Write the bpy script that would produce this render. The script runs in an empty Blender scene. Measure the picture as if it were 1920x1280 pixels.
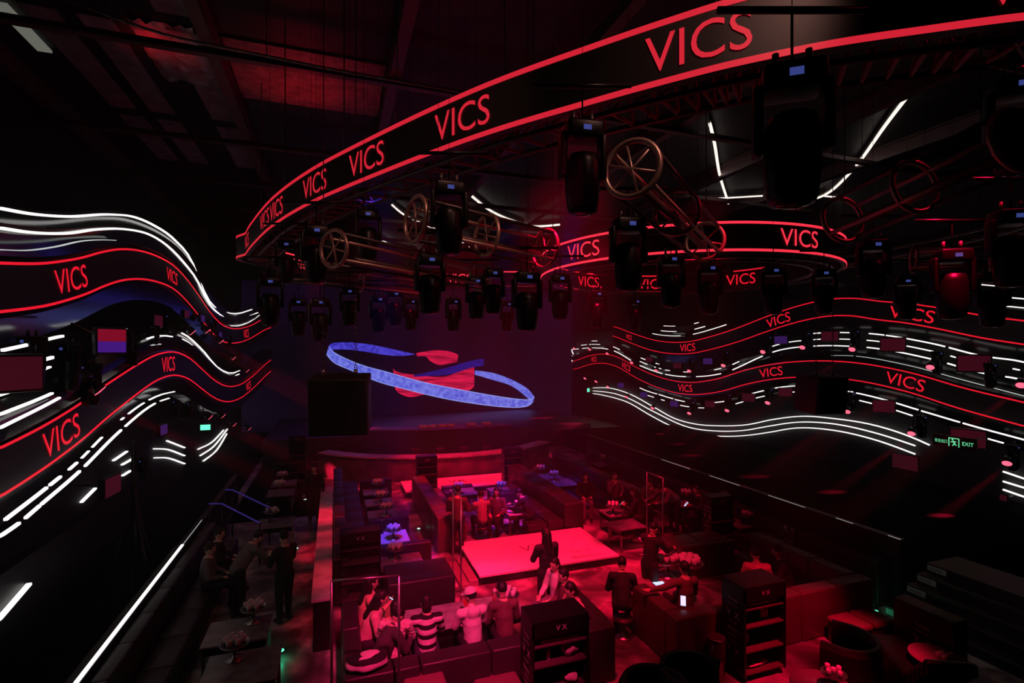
import bpy, bmesh, math, random
from mathutils import Vector, Matrix, noise
random.seed(7)
PI = math.pi
# ------------------------------------------------------------------ camera
EYE = 5.2; FPX = 960.0; HOR = 655.0
YAW = math.atan(335.0 / FPX)
SY, CY = math.sin(YAW), math.cos(YAW)
sc = bpy.context.scene
cam_d = bpy.data.cameras.new('camera'); cam = bpy.data.objects.new('camera', cam_d)
sc.collection.objects.link(cam)
cam.location = (0, 0, EYE); cam.rotation_euler = (PI / 2, 0, -YAW)
cam_d.sensor_width = 36; cam_d.lens = 18.0; cam_d.shift_y = 15.0 / 1920; cam_d.clip_start = 0.05; cam_d.clip_end = 200
sc.camera = cam
# ------------------------------------------------------------------ world, exposure
w = bpy.data.worlds.new('world'); sc.world = w; w.use_nodes = True
w.node_tree.nodes['Background'].inputs[0].default_value = (0.010, 0.002, 0.004, 1)
w.node_tree.nodes['Background'].inputs[1].default_value = 0.12
sc.view_settings.view_transform = 'Standard'; sc.view_settings.look = 'None'
sc.view_settings.exposure = 0.0; sc.view_settings.gamma = 1.0; sc.view_settings.use_curve_mapping = False
sc.cycles.max_bounces = 5; sc.cycles.diffuse_bounces = 2; sc.cycles.glossy_bounces = 3
sc.cycles.transmission_bounces = 3; sc.cycles.volume_bounces = 0; sc.cycles.transparent_max_bounces = 6
sc.cycles.sample_clamp_indirect = 2.0; sc.cycles.use_denoising = True
sc.cycles.caustics_reflective = False; sc.cycles.caustics_refractive = False


def look(o, tgt):
    d = Vector(tgt) - o.location
    o.rotation_euler = d.to_track_quat('-Z', 'Y').to_euler()


def spot(loc, tgt, col, power, size, blend=0.3, rad=0.08):
    l = bpy.data.lights.new('spot_lamp', 'SPOT'); l.energy = power; l.color = col
    l.spot_size = math.radians(size); l.spot_blend = blend; l.shadow_soft_size = rad
    o = bpy.data.objects.new('spot_lamp', l); sc.collection.objects.link(o)
    o.location = loc; look(o, tgt); return o


RED = (1.0, 0.003, 0.05); PINK = (1.0, 0.02, 0.16); BLUE = (0.06, 0.04, 1.0)
# stage wash lamps hung in the rig
spot((4.6, 9.0, 11.5), (4.8, 11.9, 0.2), RED, 8600, 36, 0.5, 0.2)
spot((4.2, 15.5, 12.0), (4.6, 18.9, 0.2), RED, 7500, 30, 0.35, 0.2)
spot((1.0, 2.4, 9.0), (1.9, 8.2, 0.9), PINK, 5200, 30, 0.8, 0.15)
spot((6.6, 3.0, 10.0), (7.35, 6.45, 0.0), RED, 7000, 20, 0.7, 0.15)
spot((3.0, 6.0, 9.5), (4.6, 9.3, 0.3), RED, 2400, 36, 0.8, 0.15)
spot((5.2, 4.5, 9.0), (6.2, 8.8, 0.6), RED, 1400, 24, 0.8, 0.15)
spot((8.0, 9.0, 10.0), (8.2, 12.8, 0.4), RED, 1500, 40, 0.9, 0.2)
spot((-0.5, 10.3, 8.5), (-0.2, 10.4, 0.9), RED, 3000, 13, 0.9, 0.1)
spot((-0.5, 12.2, 8.5), (-0.2, 12.2, 0.9), RED, 3000, 13, 0.9, 0.1)
spot((-0.5, 14.1, 8.5), (-0.2, 14.1, 0.9), RED, 2200, 13, 0.9, 0.1)
spot((1.0, 12.0, 11.0), (4.5, 20.5, 0.9), RED, 1900, 60, 0.9, 0.2)
spot((2.5, 10.0, 10.0), (1.6, 14.5, 0.5), RED, 800, 36, 0.9, 0.2)
spot((0.6, 8.5, 10.0), (1.35, 12.7, 0.6), BLUE, 7500, 12, 0.8, 0.2)
spot((5.5, 10.0, 10.5), (5.0, 14.6, 0.6), BLUE, 5500, 13, 0.8, 0.2)
spot((4.5, 12.5, 10.5), (4.6, 16.6, 0.6), BLUE, 4000, 16, 0.8, 0.2)
spot((6.0, 12.5, 10.5), (7.6, 16.4, 0.6), BLUE, 3500, 14, 0.8, 0.2)
spot((9.0, 2.5, 10.5), (-3.0, 10.0, 1.0), RED, 200, 70, 0.9, 0.3)
spot((5.5, 31.5, 8.9), (5.0, 27.0, 1.0), (0.35, 0.01, 0.6), 500, 90, 0.9, 0.4)
spot((-1.5, 30.5, 8.9), (-1.0, 27.0, 1.0), (0.10, 0.03, 0.9), 150, 80, 0.9, 0.4)


spot((8.8, 6.0, 3.2), (10.9, 6.2, 0.5), (1, .95, .9), 14, 62, 0.8, 0.1)  # added white lamp to brighten the stair label plates, not part of the rig


# ------------------------------------------------------------------ helpers
def at(x, y, z=0.0):
    """world point at height z seen at photo position x, y"""
    d = (EYE - z) * FPX / (y - HOR); s = (x - 960) * d / FPX
    return Vector((d * SY + s * CY, d * CY - s * SY, z))


def atd(x, y, d):
    s = (x - 960) * d / FPX
    return Vector((d * SY + s * CY, d * CY - s * SY, EYE + (HOR - y) * d / FPX))


def sd(s, d, z=0.0):
    return Vector((d * SY + s * CY, d * CY - s * SY, z))


def px_of(v):
    d = v.x * SY + v.y * CY; s = v.x * CY - v.y * SY
    return (960 + FPX * s / d, HOR - FPX * (v.z - EYE) / d, d)


def lin(r, g, b):
    f = lambda c: (c / 255 / 12.92) if c / 255 <= 0.04045 else ((c / 255 + 0.055) / 1.055) ** 2.4
    return (f(r), f(g), f(b))


MATS = {}


def mat(name, col=(0.5, 0.5, 0.5), rough=0.5, metal=0.0, em=None, es=0.0, bump=0.0, bscale=20.0, var=0.0, spec=0.5):
    if name in MATS: return MATS[name]
    m = bpy.data.materials.new(name); m.use_nodes = True; nt = m.node_tree
    b = nt.nodes['Principled BSDF']
    b.inputs['Base Color'].default_value = (*col, 1); b.inputs['Roughness'].default_value = rough
    b.inputs['Metallic'].default_value = metal; b.inputs['Specular IOR Level'].default_value = spec
    if em: b.inputs['Emission Color'].default_value = (*em, 1); b.inputs['Emission Strength'].default_value = es
    if bump or var:
        tc = nt.nodes.new('ShaderNodeTexCoord'); nz = nt.nodes.new('ShaderNodeTexNoise')
        nz.inputs['Scale'].default_value = bscale; nz.inputs['Detail'].default_value = 4
        nt.links.new(tc.outputs['Object'], nz.inputs['Vector'])
        if bump:
            bp = nt.nodes.new('ShaderNodeBump'); bp.inputs['Strength'].default_value = bump; bp.inputs['Distance'].default_value = 0.02
            nt.links.new(nz.outputs['Fac'], bp.inputs['Height']); nt.links.new(bp.outputs['Normal'], b.inputs['Normal'])
        if var:
            rp = nt.nodes.new('ShaderNodeValToRGB')
            rp.color_ramp.elements[0].position = 0.3; rp.color_ramp.elements[1].position = 0.7
            rp.color_ramp.elements[0].color = (*[c * (1 - var) for c in col], 1)
            rp.color_ramp.elements[1].color = (*[min(1, c * (1 + var)) for c in col], 1)
            nt.links.new(nz.outputs['Fac'], rp.inputs['Fac']); nt.links.new(rp.outputs['Color'], b.inputs['Base Color'])
    MATS[name] = m; return m


black = mat('black_paint', (0.006, 0.006, 0.006), 0.45, bump=0.05, bscale=30)
blackgloss = mat('black_gloss', (0.008, 0.009, 0.009), 0.16)
ledpanel = mat('led_panel', (0.008, 0.007, 0.007), 0.55)
ledgrey = mat('led_panel_grey', (0.03, 0.028, 0.026), 0.6)
rededge = mat('led_red', (0.02, 0, 0), 0.5, em=lin(232, 22, 44), es=1.0)
redring = mat('led_red_ring', (0.02, 0, 0), 0.5, em=lin(208, 34, 52), es=1.0)
redbright = mat('led_red_bright', (0.02, 0, 0), 0.5, em=lin(255, 52, 74), es=1.0)
white_led = mat('white_led', (0.5, 0.5, 0.5), 0.5, em=(1, 0.98, 0.95), es=1.25)
white_dim = mat('white_led_dim', (0.5, 0.5, 0.5), 0.5, em=(0.8, 0.9, 0.86), es=0.6)
warm_led = mat('warm_led', (0.5, 0.5, 0.5), 0.5, em=(1, 0.88, 0.80), es=1.15)
lensred = mat('red_lens', (0.1, 0, 0), 0.2, em=(1.0, 0.10, 0.17), es=1.8)
steel = mat('steel', (0.42, 0.40, 0.38), 0.3, 0.9, bump=0.03)
copper = mat('truss_alloy', (0.50, 0.34, 0.28), 0.38, 0.7, bump=0.04)
dktruss = mat('dark_truss', (0.10, 0.085, 0.08), 0.4, 0.6)
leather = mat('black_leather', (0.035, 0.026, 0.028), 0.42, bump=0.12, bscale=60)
leather_r = mat('oxblood_leather', (0.22, 0.10, 0.10), 0.38, bump=0.12, bscale=60)
tabletop = mat('table_stone', (0.22, 0.21, 0.22), 0.25, var=0.35, bscale=5)
glassm = mat('tumbler_glass', (0.75, 0.72, 0.70), 0.25, spec=0.8)
skin = mat('skin', (0.62, 0.40, 0.31), 0.55)
hair_m = mat('dark_hair', (0.012, 0.009, 0.008), 0.5, bump=0.4, bscale=50)
ledge_m = mat('ledge_stone', (0.70, 0.58, 0.58), 0.4, var=0.25, bscale=4)
screenblue = mat('phone_screen', (0.1, 0.1, 0.1), 0.3, em=(0.55, 0.68, 1.0), es=1.2)
fixblue = mat('fixture_glint', (0.02, 0.02, 0.03), 0.3, em=lin(62, 74, 150), es=0.7)  # emission imitates a bluish reflection on the fixtures
green = mat('green_marker', (0, 0.1, 0.05), 0.4, em=(0.12, 0.95, 0.5), es=1.6)
pale = mat('pale_marker', (0.1, 0.1, 0.1), 0.4, em=(0.55, 0.9, 0.75), es=1.2)
printm = mat('white_print', (0.6, 0.55, 0.55), 0.6)

C = sc.collection.objects


def link(name, me, m=None, parent=None):
    o = bpy.data.objects.new(name, me)
    if m is not None and not me.materials: me.materials.append(m)
    C.link(o)
    if parent is not None: o.parent = parent
    return o


def tag(o, label=None, cat=None, group=None, kind=None):
    if label: o['label'] = label
    if cat: o['category'] = cat
    if group: o['group'] = group
    if kind: o['kind'] = kind
    return o


def thing(name, label, cat, loc=(0, 0, 0), rz=0.0, group=None):
    o = bpy.data.objects.new(name, None); C.link(o); o.empty_display_size = 0.1
    o.location = loc; o.rotation_euler = (0, 0, rz)
    return tag(o, label, cat, group)


KIDS = {}


def dup(root, loc=None, rot=None, label=None, group=None):
    r = root.copy(); C.link(r)
    if loc is not None: r.location = loc
    if rot is not None: r.rotation_euler = rot
    if label: r['label'] = label
    if group: r['group'] = group
    for ch in root.children:
        c = ch.copy(); C.link(c); c.parent = r
        for g in ch.children:
            d = g.copy(); C.link(d); d.parent = c
    return r


def bm_mesh(bm, smooth=False, name='mesh'):
    me = bpy.data.meshes.new(name); bmesh.ops.recalc_face_normals(bm, faces=bm.faces)
    bm.to_mesh(me); bm.free()
    if smooth:
        for p in me.polygons: p.use_smooth = True
    return me


def add_box(bm, x0, x1, y0, y1, z0, z1, r=0.0, seg=2, M=None):
    ret = bmesh.ops.create_cube(bm, size=1.0); vs = ret['verts']
    for v in vs:
        v.co = Vector((x0 + (v.co.x + .5) * (x1 - x0), y0 + (v.co.y + .5) * (y1 - y0), z0 + (v.co.z + .5) * (z1 - z0)))
        if M is not None: v.co = M @ v.co
    if r > 0:
        es = set()
        for v in vs: es.update(v.link_edges)
        bmesh.ops.bevel(bm, geom=list(es), offset=r, segments=seg, affect='EDGES', profile=0.5)


def box(name, x0, x1, y0, y1, z0, z1, m, parent=None, r=0.0, seg=2, M=None):
    bm = bmesh.new(); add_box(bm, x0, x1, y0, y1, z0, z1, r, seg, M)
    return link(name, bm_mesh(bm, r > 0.015), m, parent)


def boxes(name, lst, m, parent=None, r=0.0):
    bm = bmesh.new()
    for b in lst: add_box(bm, *b, r=r)
    return link(name, bm_mesh(bm), m, parent)


def add_tube(bm, a, b, r0, r1=None, n=10, cap=True):
    a = Vector(a); b = Vector(b); r1 = r0 if r1 is None else r1
    d = (b - a); L = d.length
    if L < 1e-6: return
    q = d.to_track_quat('Z', 'Y').to_matrix()
    ra = [bm.verts.new(a + q @ Vector((r0 * math.cos(2 * PI * i / n), r0 * math.sin(2 * PI * i / n), 0))) for i in range(n)]
    rb = [bm.verts.new(b + q @ Vector((r1 * math.cos(2 * PI * i / n), r1 * math.sin(2 * PI * i / n), 0))) for i in range(n)]
    for i in range(n): bm.faces.new((ra[i], ra[(i + 1) % n], rb[(i + 1) % n], rb[i]))
    if cap: bm.faces.new(ra[::-1]); bm.faces.new(rb)


def tubes(name, lst, m, parent=None, n=10):
    bm = bmesh.new()
    for t in lst: add_tube(bm, t[0], t[1], t[2], t[3] if len(t) > 3 else None, n)
    return link(name, bm_mesh(bm, True), m, parent)


def add_lathe(bm, prof, c=(0, 0, 0), n=16, cap=True):
    c = Vector(c); rings = []
    for r, z in prof:
        rings.append([bm.verts.new(c + Vector((r * math.cos(2 * PI * i / n), r * math.sin(2 * PI * i / n), z))) for i in range(n)])
    for a, b in zip(rings, rings[1:]):
        for i in range(n): bm.faces.new((a[i], a[(i + 1) % n], b[(i + 1) % n], b[i]))
    if cap: bm.faces.new(rings[0][::-1]); bm.faces.new(rings[-1])


def lathe(name, prof, m, parent=None, c=(0, 0, 0), n=16, smooth=True):
    bm = bmesh.new(); add_lathe(bm, prof, c, n)
    return link(name, bm_mesh(bm, smooth), m, parent)


def add_torus(bm, c, nrm, R, r, n=28, k=8, a0=0, a1=2 * PI):
    c = Vector(c); q = Vector(nrm).to_track_quat('Z', 'Y').to_matrix(); rings = []
    closed = abs(a1 - a0 - 2 * PI) < 1e-4; cnt = n if closed else n + 1
    for i in range(cnt):
        t = a0 + (a1 - a0) * i / n
        rings.append([bm.verts.new(c + q @ Vector(((R + r * math.cos(2 * PI * j / k)) * math.cos(t), (R + r * math.cos(2 * PI * j / k)) * math.sin(t), r * math.sin(2 * PI * j / k)))) for j in range(k)])
    for i in range(n if closed else n):
        a = rings[i]; b = rings[(i + 1) % cnt]
        for j in range(k): bm.faces.new((a[j], a[(j + 1) % k], b[(j + 1) % k], b[j]))


# ---- paths
def interp(pts, x):
    """monotone cubic through (x, y) pairs, clamped slope outside"""
    n = len(pts)
    if x <= pts[0][0]: return pts[0][1] + (x - pts[0][0]) * (pts[1][1] - pts[0][1]) / (pts[1][0] - pts[0][0]) * 0.6
    if x >= pts[-1][0]: return pts[-1][1] + (x - pts[-1][0]) * (pts[-1][1] - pts[-2][1]) / (pts[-1][0] - pts[-2][0]) * 0.8
    for i in range(n - 1):
        if x <= pts[i + 1][0]: break
    def sl(j):
        if j <= 0: return (pts[1][1] - pts[0][1]) / (pts[1][0] - pts[0][0])
        if j >= n - 1: return (pts[-1][1] - pts[-2][1]) / (pts[-1][0] - pts[-2][0])
        h0 = pts[j][0] - pts[j - 1][0]; h1 = pts[j + 1][0] - pts[j][0]
        s0 = (pts[j][1] - pts[j - 1][1]) / h0; s1 = (pts[j + 1][1] - pts[j][1]) / h1
        return (s0 * h1 + s1 * h0) / (h0 + h1)
    h = pts[i + 1][0] - pts[i][0]; t = (x - pts[i][0]) / h
    m0, m1 = sl(i) * h, sl(i + 1) * h
    return (2 * t ** 3 - 3 * t * t + 1) * pts[i][1] + (t ** 3 - 2 * t * t + t) * m0 + (-2 * t ** 3 + 3 * t * t) * pts[i + 1][1] + (t ** 3 - t * t) * m1


def planhit(plan, px):
    """intersect the view azimuth with a plan polyline"""
    s = (px - 960) / FPX; dx, dy = SY + s * CY, CY - s * SY
    best = None
    for (ax, ay), (bx, by) in zip(plan, plan[1:]):
        ex, ey = bx - ax, by - ay; den = dx * ey - dy * ex
        if abs(den) < 1e-9: continue
        t = (ax * ey - ay * ex) / den; u = (ax * dy - ay * dx) / den
        if t > 0 and -1e-6 <= u <= 1 + 1e-6 and (best is None or t < best): best = t
    return best


PLAN_L = [(-4.2, 5.0), (-4.2, 26.0), (-4.0, 30.0), (-3.4, 33.5), (-2.4, 37.0), (0.5, 40)]
PLAN_R = [(18, 4), (18, 45)]


def frame(P, closed=False, up=False):
    n = len(P); T = []; N = []; U = []
    for i in range(n):
        a = P[(i - 1) % n] if (closed or i > 0) else P[i]; b = P[(i + 1) % n] if (closed or i < n - 1) else P[i]
        t = (b - a).normalized(); T.append(t)
        h = Vector((t.x, t.y, 0)).normalized(); nn = Vector((h.y, -h.x, 0))
        N.append(nn); u = Vector((0, 0, 1)) if up else nn.cross(t)
        if u.z < 0: u = -u
        U.append(u)
    return T, N, U


def ribbon_path(pts, plan, x0, x1, step=8, toward=0.0):
    P = []; x = x0
    n = max(3, int(abs(x1 - x0) / step))
    for i in range(n + 1):
        x = x0 + (x1 - x0) * i / n
        d = planhit(plan, x)
        if d is None: continue
        d -= toward; y = interp(pts, x); P.append(atd(x, y, d))  # small glowing patch stands in for the blue reflection in the lens
    T, N, U = frame(P)
    for i in range(len(P)):
        if N[i].dot(Vector((0, 0, EYE)) - P[i]) < 0: N[i] = -N[i]
    return P, N, U


def sweep(P, N, U, prof, closed=False):
    bm = bmesh.new(); rings = []
    for p, n, u in zip(P, N, U): rings.append([bm.verts.new(p + n * a + u * b) for a, b in prof])
    k = len(prof); m = len(P)
    for i in range(m if closed else m - 1):
        a = rings[i]; b = rings[(i + 1) % m]
        for j in range(k): bm.faces.new((a[j], a[(j + 1) % k], b[(j + 1) % k], b[j]))
    if not closed: bm.faces.new(rings[0][::-1]); bm.faces.new(rings[-1])
    return bm_mesh(bm)


def rect(a0, a1, b0, b1): return [(a0, b0), (a1, b0), (a1, b1), (a0, b1)]


_txt = {}


def text_mesh(s, cap=1.0, font_extra=0.0):
    key = (s, font_extra)
    if key not in _txt:
        cu = bpy.data.curves.new('text', 'FONT'); cu.body = s; cu.size = 1.0; cu.align_x = 'CENTER'; cu.resolution_u = 4; cu.offset = font_extra
        o = bpy.data.objects.new('text', cu); C.link(o); dg = bpy.context.evaluated_depsgraph_get()
        me = bpy.data.meshes.new_from_object(o.evaluated_get(dg)); bpy.data.objects.remove(o)
        _txt[key] = me
    me = _txt[key]; 
    vs = [v.co.copy() for v in me.vertices]; zs = [v.y for v in vs]; xs = [v.x for v in vs]
    h = max(zs) - min(zs); cx = (max(xs) + min(xs)) / 2; cz = (max(zs) + min(zs)) / 2
    return [((v.x - cx) / h * cap, (v.y - cz) / h * cap) for v in vs], [tuple(p.vertices) for p in me.polygons]


def text_on_path(name, s, cap, P, N, U, ctr, off, m, parent, rev=False, stretch=1.0, italic=0.0):
    vs, fs = text_mesh(s, cap)
    L = [0.0]
    for a, b in zip(P, P[1:]): L.append(L[-1] + (b - a).length)
    def ev(q):
        q = min(max(q, 0), L[-1] - 1e-5); lo = 0; hi = len(L) - 1
        while hi - lo > 1:
            mid = (lo + hi) // 2
            if L[mid] <= q: lo = mid
            else: hi = mid
        t = (q - L[lo]) / max(1e-9, L[hi] - L[lo])
        return P[lo].lerp(P[hi], t), N[lo].lerp(N[hi], t).normalized(), U[lo].lerp(U[hi], t).normalized()
    q0 = L[ctr] if isinstance(ctr, int) else ctr
    V = []
    for x, y in vs:
        p, n, u = ev(q0 + (-(x) if rev else x) * stretch + italic * y); V.append(p + n * off + u * y)
    me = bpy.data.meshes.new(name); me.from_pydata(V, [], fs); me.update()
    return link(name, me, m, parent)


def nearest_px(P, px, rng=None):
    best = None
    for i, p in enumerate(P):
        if rng and not (rng[0] <= i < rng[1]): continue
        e = abs(px_of(p)[0] - px)
        if best is None or e < best[0]: best = (e, i)
    return best[1]


def flat_text(name, s, cap, M, m, parent, stretch=1.0):
    vs, fs = text_mesh(s, cap)
    me = bpy.data.meshes.new(name); me.from_pydata([M @ Vector((x * stretch, y, 0)) for x, y in vs], [], fs); me.update()
    return link(name, me, m, parent)


# ------------------------------------------------------------------ room shell
def floor_mat():
    m = bpy.data.materials.new('floor_stone'); m.use_nodes = True; nt = m.node_tree; b = nt.nodes['Principled BSDF']
    tc = nt.nodes.new('ShaderNodeTexCoord'); nz = nt.nodes.new('ShaderNodeTexNoise'); nz.inputs['Scale'].default_value = 0.9
    nz.inputs['Detail'].default_value = 7; nz.inputs['Distortion'].default_value = 1.6
    rp = nt.nodes.new('ShaderNodeValToRGB'); e = rp.color_ramp.elements
    e[0].position = 0.38; e[0].color = (0.07, 0.055, 0.055, 1); e[1].position = 0.62; e[1].color = (0.50, 0.42, 0.40, 1)
    k = e.new(0.5); k.color = (0.20, 0.16, 0.16, 1)
    nt.links.new(tc.outputs['Object'], nz.inputs['Vector']); nt.links.new(nz.outputs['Fac'], rp.inputs['Fac']); nt.links.new(rp.outputs['Color'], b.inputs['Base Color'])
    b.inputs['Roughness'].default_value = 0.38
    return m


walldark = mat('wall_dark', (0.020, 0.016, 0.017), 0.7, bump=0.2, bscale=3, var=0.3)
ceil_m = mat('ceiling_sheet', (0.030, 0.026, 0.026), 0.6, bump=0.2, bscale=2, var=0.4)
tag(box('floor', -9, 24, -3, 41, -0.2, 0, floor_mat()), kind='structure')
CZ = 13.2
tag(box('ceiling', -9, 24, -3, 41, CZ, CZ + 0.2, ceil_m), kind='structure')
tag(box('wall_left', -9.2, -9, -3, 41, 0, CZ, walldark), kind='structure')
tag(box('wall_right', 24, 24.2, -3, 41, 0, CZ, walldark), kind='structure')
tag(box('wall_back', -9, 24, 41, 41.2, 0, CZ, walldark), kind='structure')
tag(box('wall_front', -9, 24, -3.2, -3, 0, CZ, walldark), kind='structure')
beam_m = mat('roof_steel', (0.16, 0.10, 0.10), 0.5, 0.3, bump=0.1)
i = 0
for X in (-8.3, -2.9, 1.6, 6.2, 11, 16, 20.5):
    i += 1; tag(boxes('trim_%d' % i, [(X - .15, X + .15, -3, 41, CZ - .55, CZ - .5), (X - .02, X + .02, -3, 41, CZ - .5, CZ), (X - .15, X + .15, -3, 41, CZ - .05, CZ)], beam_m), kind='structure')
for Y in (8, 14.4, 20.4, 25.2, 30, 35):
    i += 1; tag(boxes('trim_%d' % i, [(-9, 24, Y - .1, Y + .1, CZ - .75, CZ - .71), (-9, 24, Y - .015, Y + .015, CZ - .71, CZ - .55)], beam_m), kind='structure')
# roof light strips and foil
sky_m = mat('roof_panel', (0.30, 0.31, 0.29), 0.6, var=0.3, bscale=3)
k = 0
for X in (-6.5, -5.4, -3.6):
    for (ya, yb) in ((8.3, 14.1), (14.8, 20.1), (20.7, 25)):
        k += 1; tag(box('trim_%d' % (30 + k), X - .35, X + .35, ya, yb, CZ - .06, CZ - .01, sky_m), kind='structure')
bm = bmesh.new()
gx0, gx1, gy0, gy1 = -4.7, -3.3, 14.6, 17.6
nx, ny = 10, 26
g = [[bm.verts.new((gx0 + (gx1 - gx0) * a / nx, gy0 + (gy1 - gy0) * b / ny, CZ - .02 - .22 * abs(noise.noise(Vector((a * .5, b * .45, 0)))) - .05 * noise.noise(Vector((a * 1.3, b * 1.1, 3))))) for b in range(ny + 1)] for a in range(nx + 1)]
for a in range(nx):
    for b in range(ny): bm.faces.new((g[a][b], g[a + 1][b], g[a + 1][b + 1], g[a][b + 1]))
foil = mat('foil', (0.55, 0.5, 0.5), 0.35, 0.6, bump=0.8, bscale=9)
me = bm_mesh(bm, True); o = link('insulation_foil', me, foil)
tag(o, 'torn crinkled insulation foil hanging off the dark roof, catching red light', 'foil')
o = link('insulation_foil', bm_mesh((lambda b: (add_box(b, -2.7, 1.4, 14.7, 18.0, CZ - .07, CZ - .001), b)[1])(bmesh.new())), mat('dull_foil', (.30, .15, .15), .6, bump=.5, bscale=4, var=.4))
tag(o, 'smooth reddish foil panel on the roof left of the large LED ring', 'foil')
spot((-0.9, 17.2, 10.9), (-0.9, 16.4, 13.2), (1, .01, .03), 60, 110, 1.0, 0.3)
spot((-4.5, 15.4, 12.3), (-4.3, 15.6, 13.2), (1, .01, .03), 22, 120, 1.0, 0.1)
spot((-3.4, 15.2, 12.3), (-3.3, 15.6, 13.2), (1, .95, .9), 1.0, 100, 1.0, 0.1)
sk = mat('skylight_glow', (0.3, 0.3, 0.3), 0.6, em=lin(96, 98, 90), es=1.0, var=0.3, bscale=2)
a = at(2, 20, CZ - .1) if False else None
tag(box('window_1', -7.38, -7.06, 14.9, 16.9, CZ - .12, CZ - .06, sk), kind='structure')


# ------------------------------------------------------------------ balcony fronts with LED ribbon screens
B = 0.64


def balcony(label, pts, plan, x0, x1, words, strips, mirror, cor=(.40, .95), und=(-.42, -.8), toward=0.0, edge_m=None, vispanel=None):
    root = thing('balcony_front', label, 'balcony')
    P, N, U = ribbon_path(pts, plan, x0, x1, 10, toward)
    edge_m = edge_m or rededge
    prof = [(-.45, und[1]), (-.10, und[1]), (-.02, und[0]), (-.02, .38), (.05, .42), (.14, (cor[0] + cor[1]) / 2 - .05), (.13, (cor[0] + cor[1]) / 2 + .08), (.02, cor[1]), (-.45, cor[1])]
    link('fascia', sweep(P, N, U, prof), blackgloss, root)
    sp = link('ribbon_screen', sweep(P, N, U, rect(-.02, .03, -B / 2 - .02, B / 2 + .02)), vispanel or ledpanel, root)
    for v in (-B / 2, B / 2): link('border_line', sweep(P, N, U, rect(.03, .036, v - .02, v + .02)), edge_m, sp)
    for w_ in words:
        px, cap, st = w_
        i = nearest_px(P, px)
        text_on_path('lettering', 'VICS', cap, P, N, U, i, .04, edge_m, sp, False, st)
    for s in strips:
        sp_pts, sx0, sx1, hw, m, tw = s
        P2, N2, U2 = ribbon_path(sp_pts, plan, sx0, sx1, 10, tw + .24)
        if len(P2) > 1: link('light_strip', sweep(P2, N2, U2, rect(-.01, .03, -hw * .62, hw * .62)), m, root)
    return root, (P, N, U)


def off(pts, dy, k=None):
    return [(x, y + (dy if k is None else dy * k(x))) for x, y in pts]


def mid(a, b, xs): return [(x, (interp(a, x) + interp(b, x)) / 2) for x in xs]


LU_t = [(0, 493.5), (78, 493.5), (157, 482), (203, 468), (248, 467), (287, 478), (326, 500), (357, 535), (371, 554), (390, 583), (415, 610), (438, 617), (470, 609), (496, 594), (530, 590), (560, 600)]
LU_b = [(0, 583), (78, 573), (157, 549.6), (222, 527), (261, 523.5), (295, 529), (324, 542), (357, 574), (371, 592), (390, 616), (415, 638), (441, 642), (470, 634), (498, 619), (530, 612), (560, 620)]
xsL = [0, 40, 78, 115, 157, 190, 222, 248, 270, 295, 326, 345, 357, 371, 390, 415, 438, 470, 496, 530, 560]
W1 = [(0, 390.5), (52, 400), (125, 405.6), (209, 402), (248, 406), (287, 422), (326, 449), (360, 492), (378, 537), (391, 563), (418, 583.6), (444, 587.5), (472, 580)]
W2 = [(0, 427.5), (52, 435), (125, 437), (183, 429.6), (235, 429.6), (282, 441), (318, 465), (344, 492), (371, 529), (386, 560), (407, 586), (438, 598), (483, 586)]
W3 = [(0, 468), (50, 469), (104, 462), (150, 452), (209, 450), (250, 455), (300, 478), (340, 512), (371, 556), (400, 592), (434, 611), (470, 602), (488, 589)]
bal_lu, rp_lu = balcony('upper left wavy balcony front with red LED ribbon, nearest the roof', mid(LU_t, LU_b, xsL), PLAN_L, -140, 540,
                 [(130, .40, 1.0), (317, .34, 1.0), (464, .40, 1.0)],
                 [(W1, -140, 472, .030, white_led, .16), (W2, -140, 483, .030, white_led, .16), (W3, -140, 215, .010, white_dim, .16), (W3, 433, 488, .014, white_led, .16)], 0, cor=(.42, 1.1))
LL_t = [(0, 838), (78, 798), (141, 756), (198, 714), (222, 700), (257, 677.5), (295, 659), (326, 659), (352, 670), (378, 693), (394, 708), (410, 721), (425, 726), (449, 721), (472, 705), (500, 680), (530, 660)]
LL_b = [(0, 927), (78, 877.5), (157, 823), (227, 763), (274, 729), (310, 708), (326, 704), (345, 707), (361, 717), (385, 735), (405, 747), (428, 751), (457, 742), (488, 713), (510, 692), (530, 680)]
xsL2 = [0, 40, 78, 115, 150, 190, 225, 257, 295, 326, 352, 378, 400, 425, 449, 472, 500, 530]
A1 = [(0, 740), (75, 713), (150, 678), (240, 640), (275, 624), (300, 618), (322, 620), (342, 625), (378, 655), (407, 688), (431, 699), (448, 695), (480, 672)]
A2 = [(0, 776), (94, 738), (170, 700), (240, 655), (275, 635), (300, 629), (322, 631), (342, 636), (378, 664), (407, 696), (431, 706), (448, 701), (470, 684)]
A3 = [(0, 801), (109, 746), (180, 704), (240, 666), (283, 647), (300, 645), (330, 650)]
A0 = [(0, 657), (50, 646), (83, 637), (115, 630), (183, 627), (235, 616)]
L1 = [(8, 974), (86, 914), (143, 867), (203, 807), (227, 786), (269, 755), (300, 740), (326, 734)]
L2 = [(0, 1004), (34, 980.5), (76, 945), (146, 885), (226, 806), (290, 756), (330, 742)]
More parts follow.
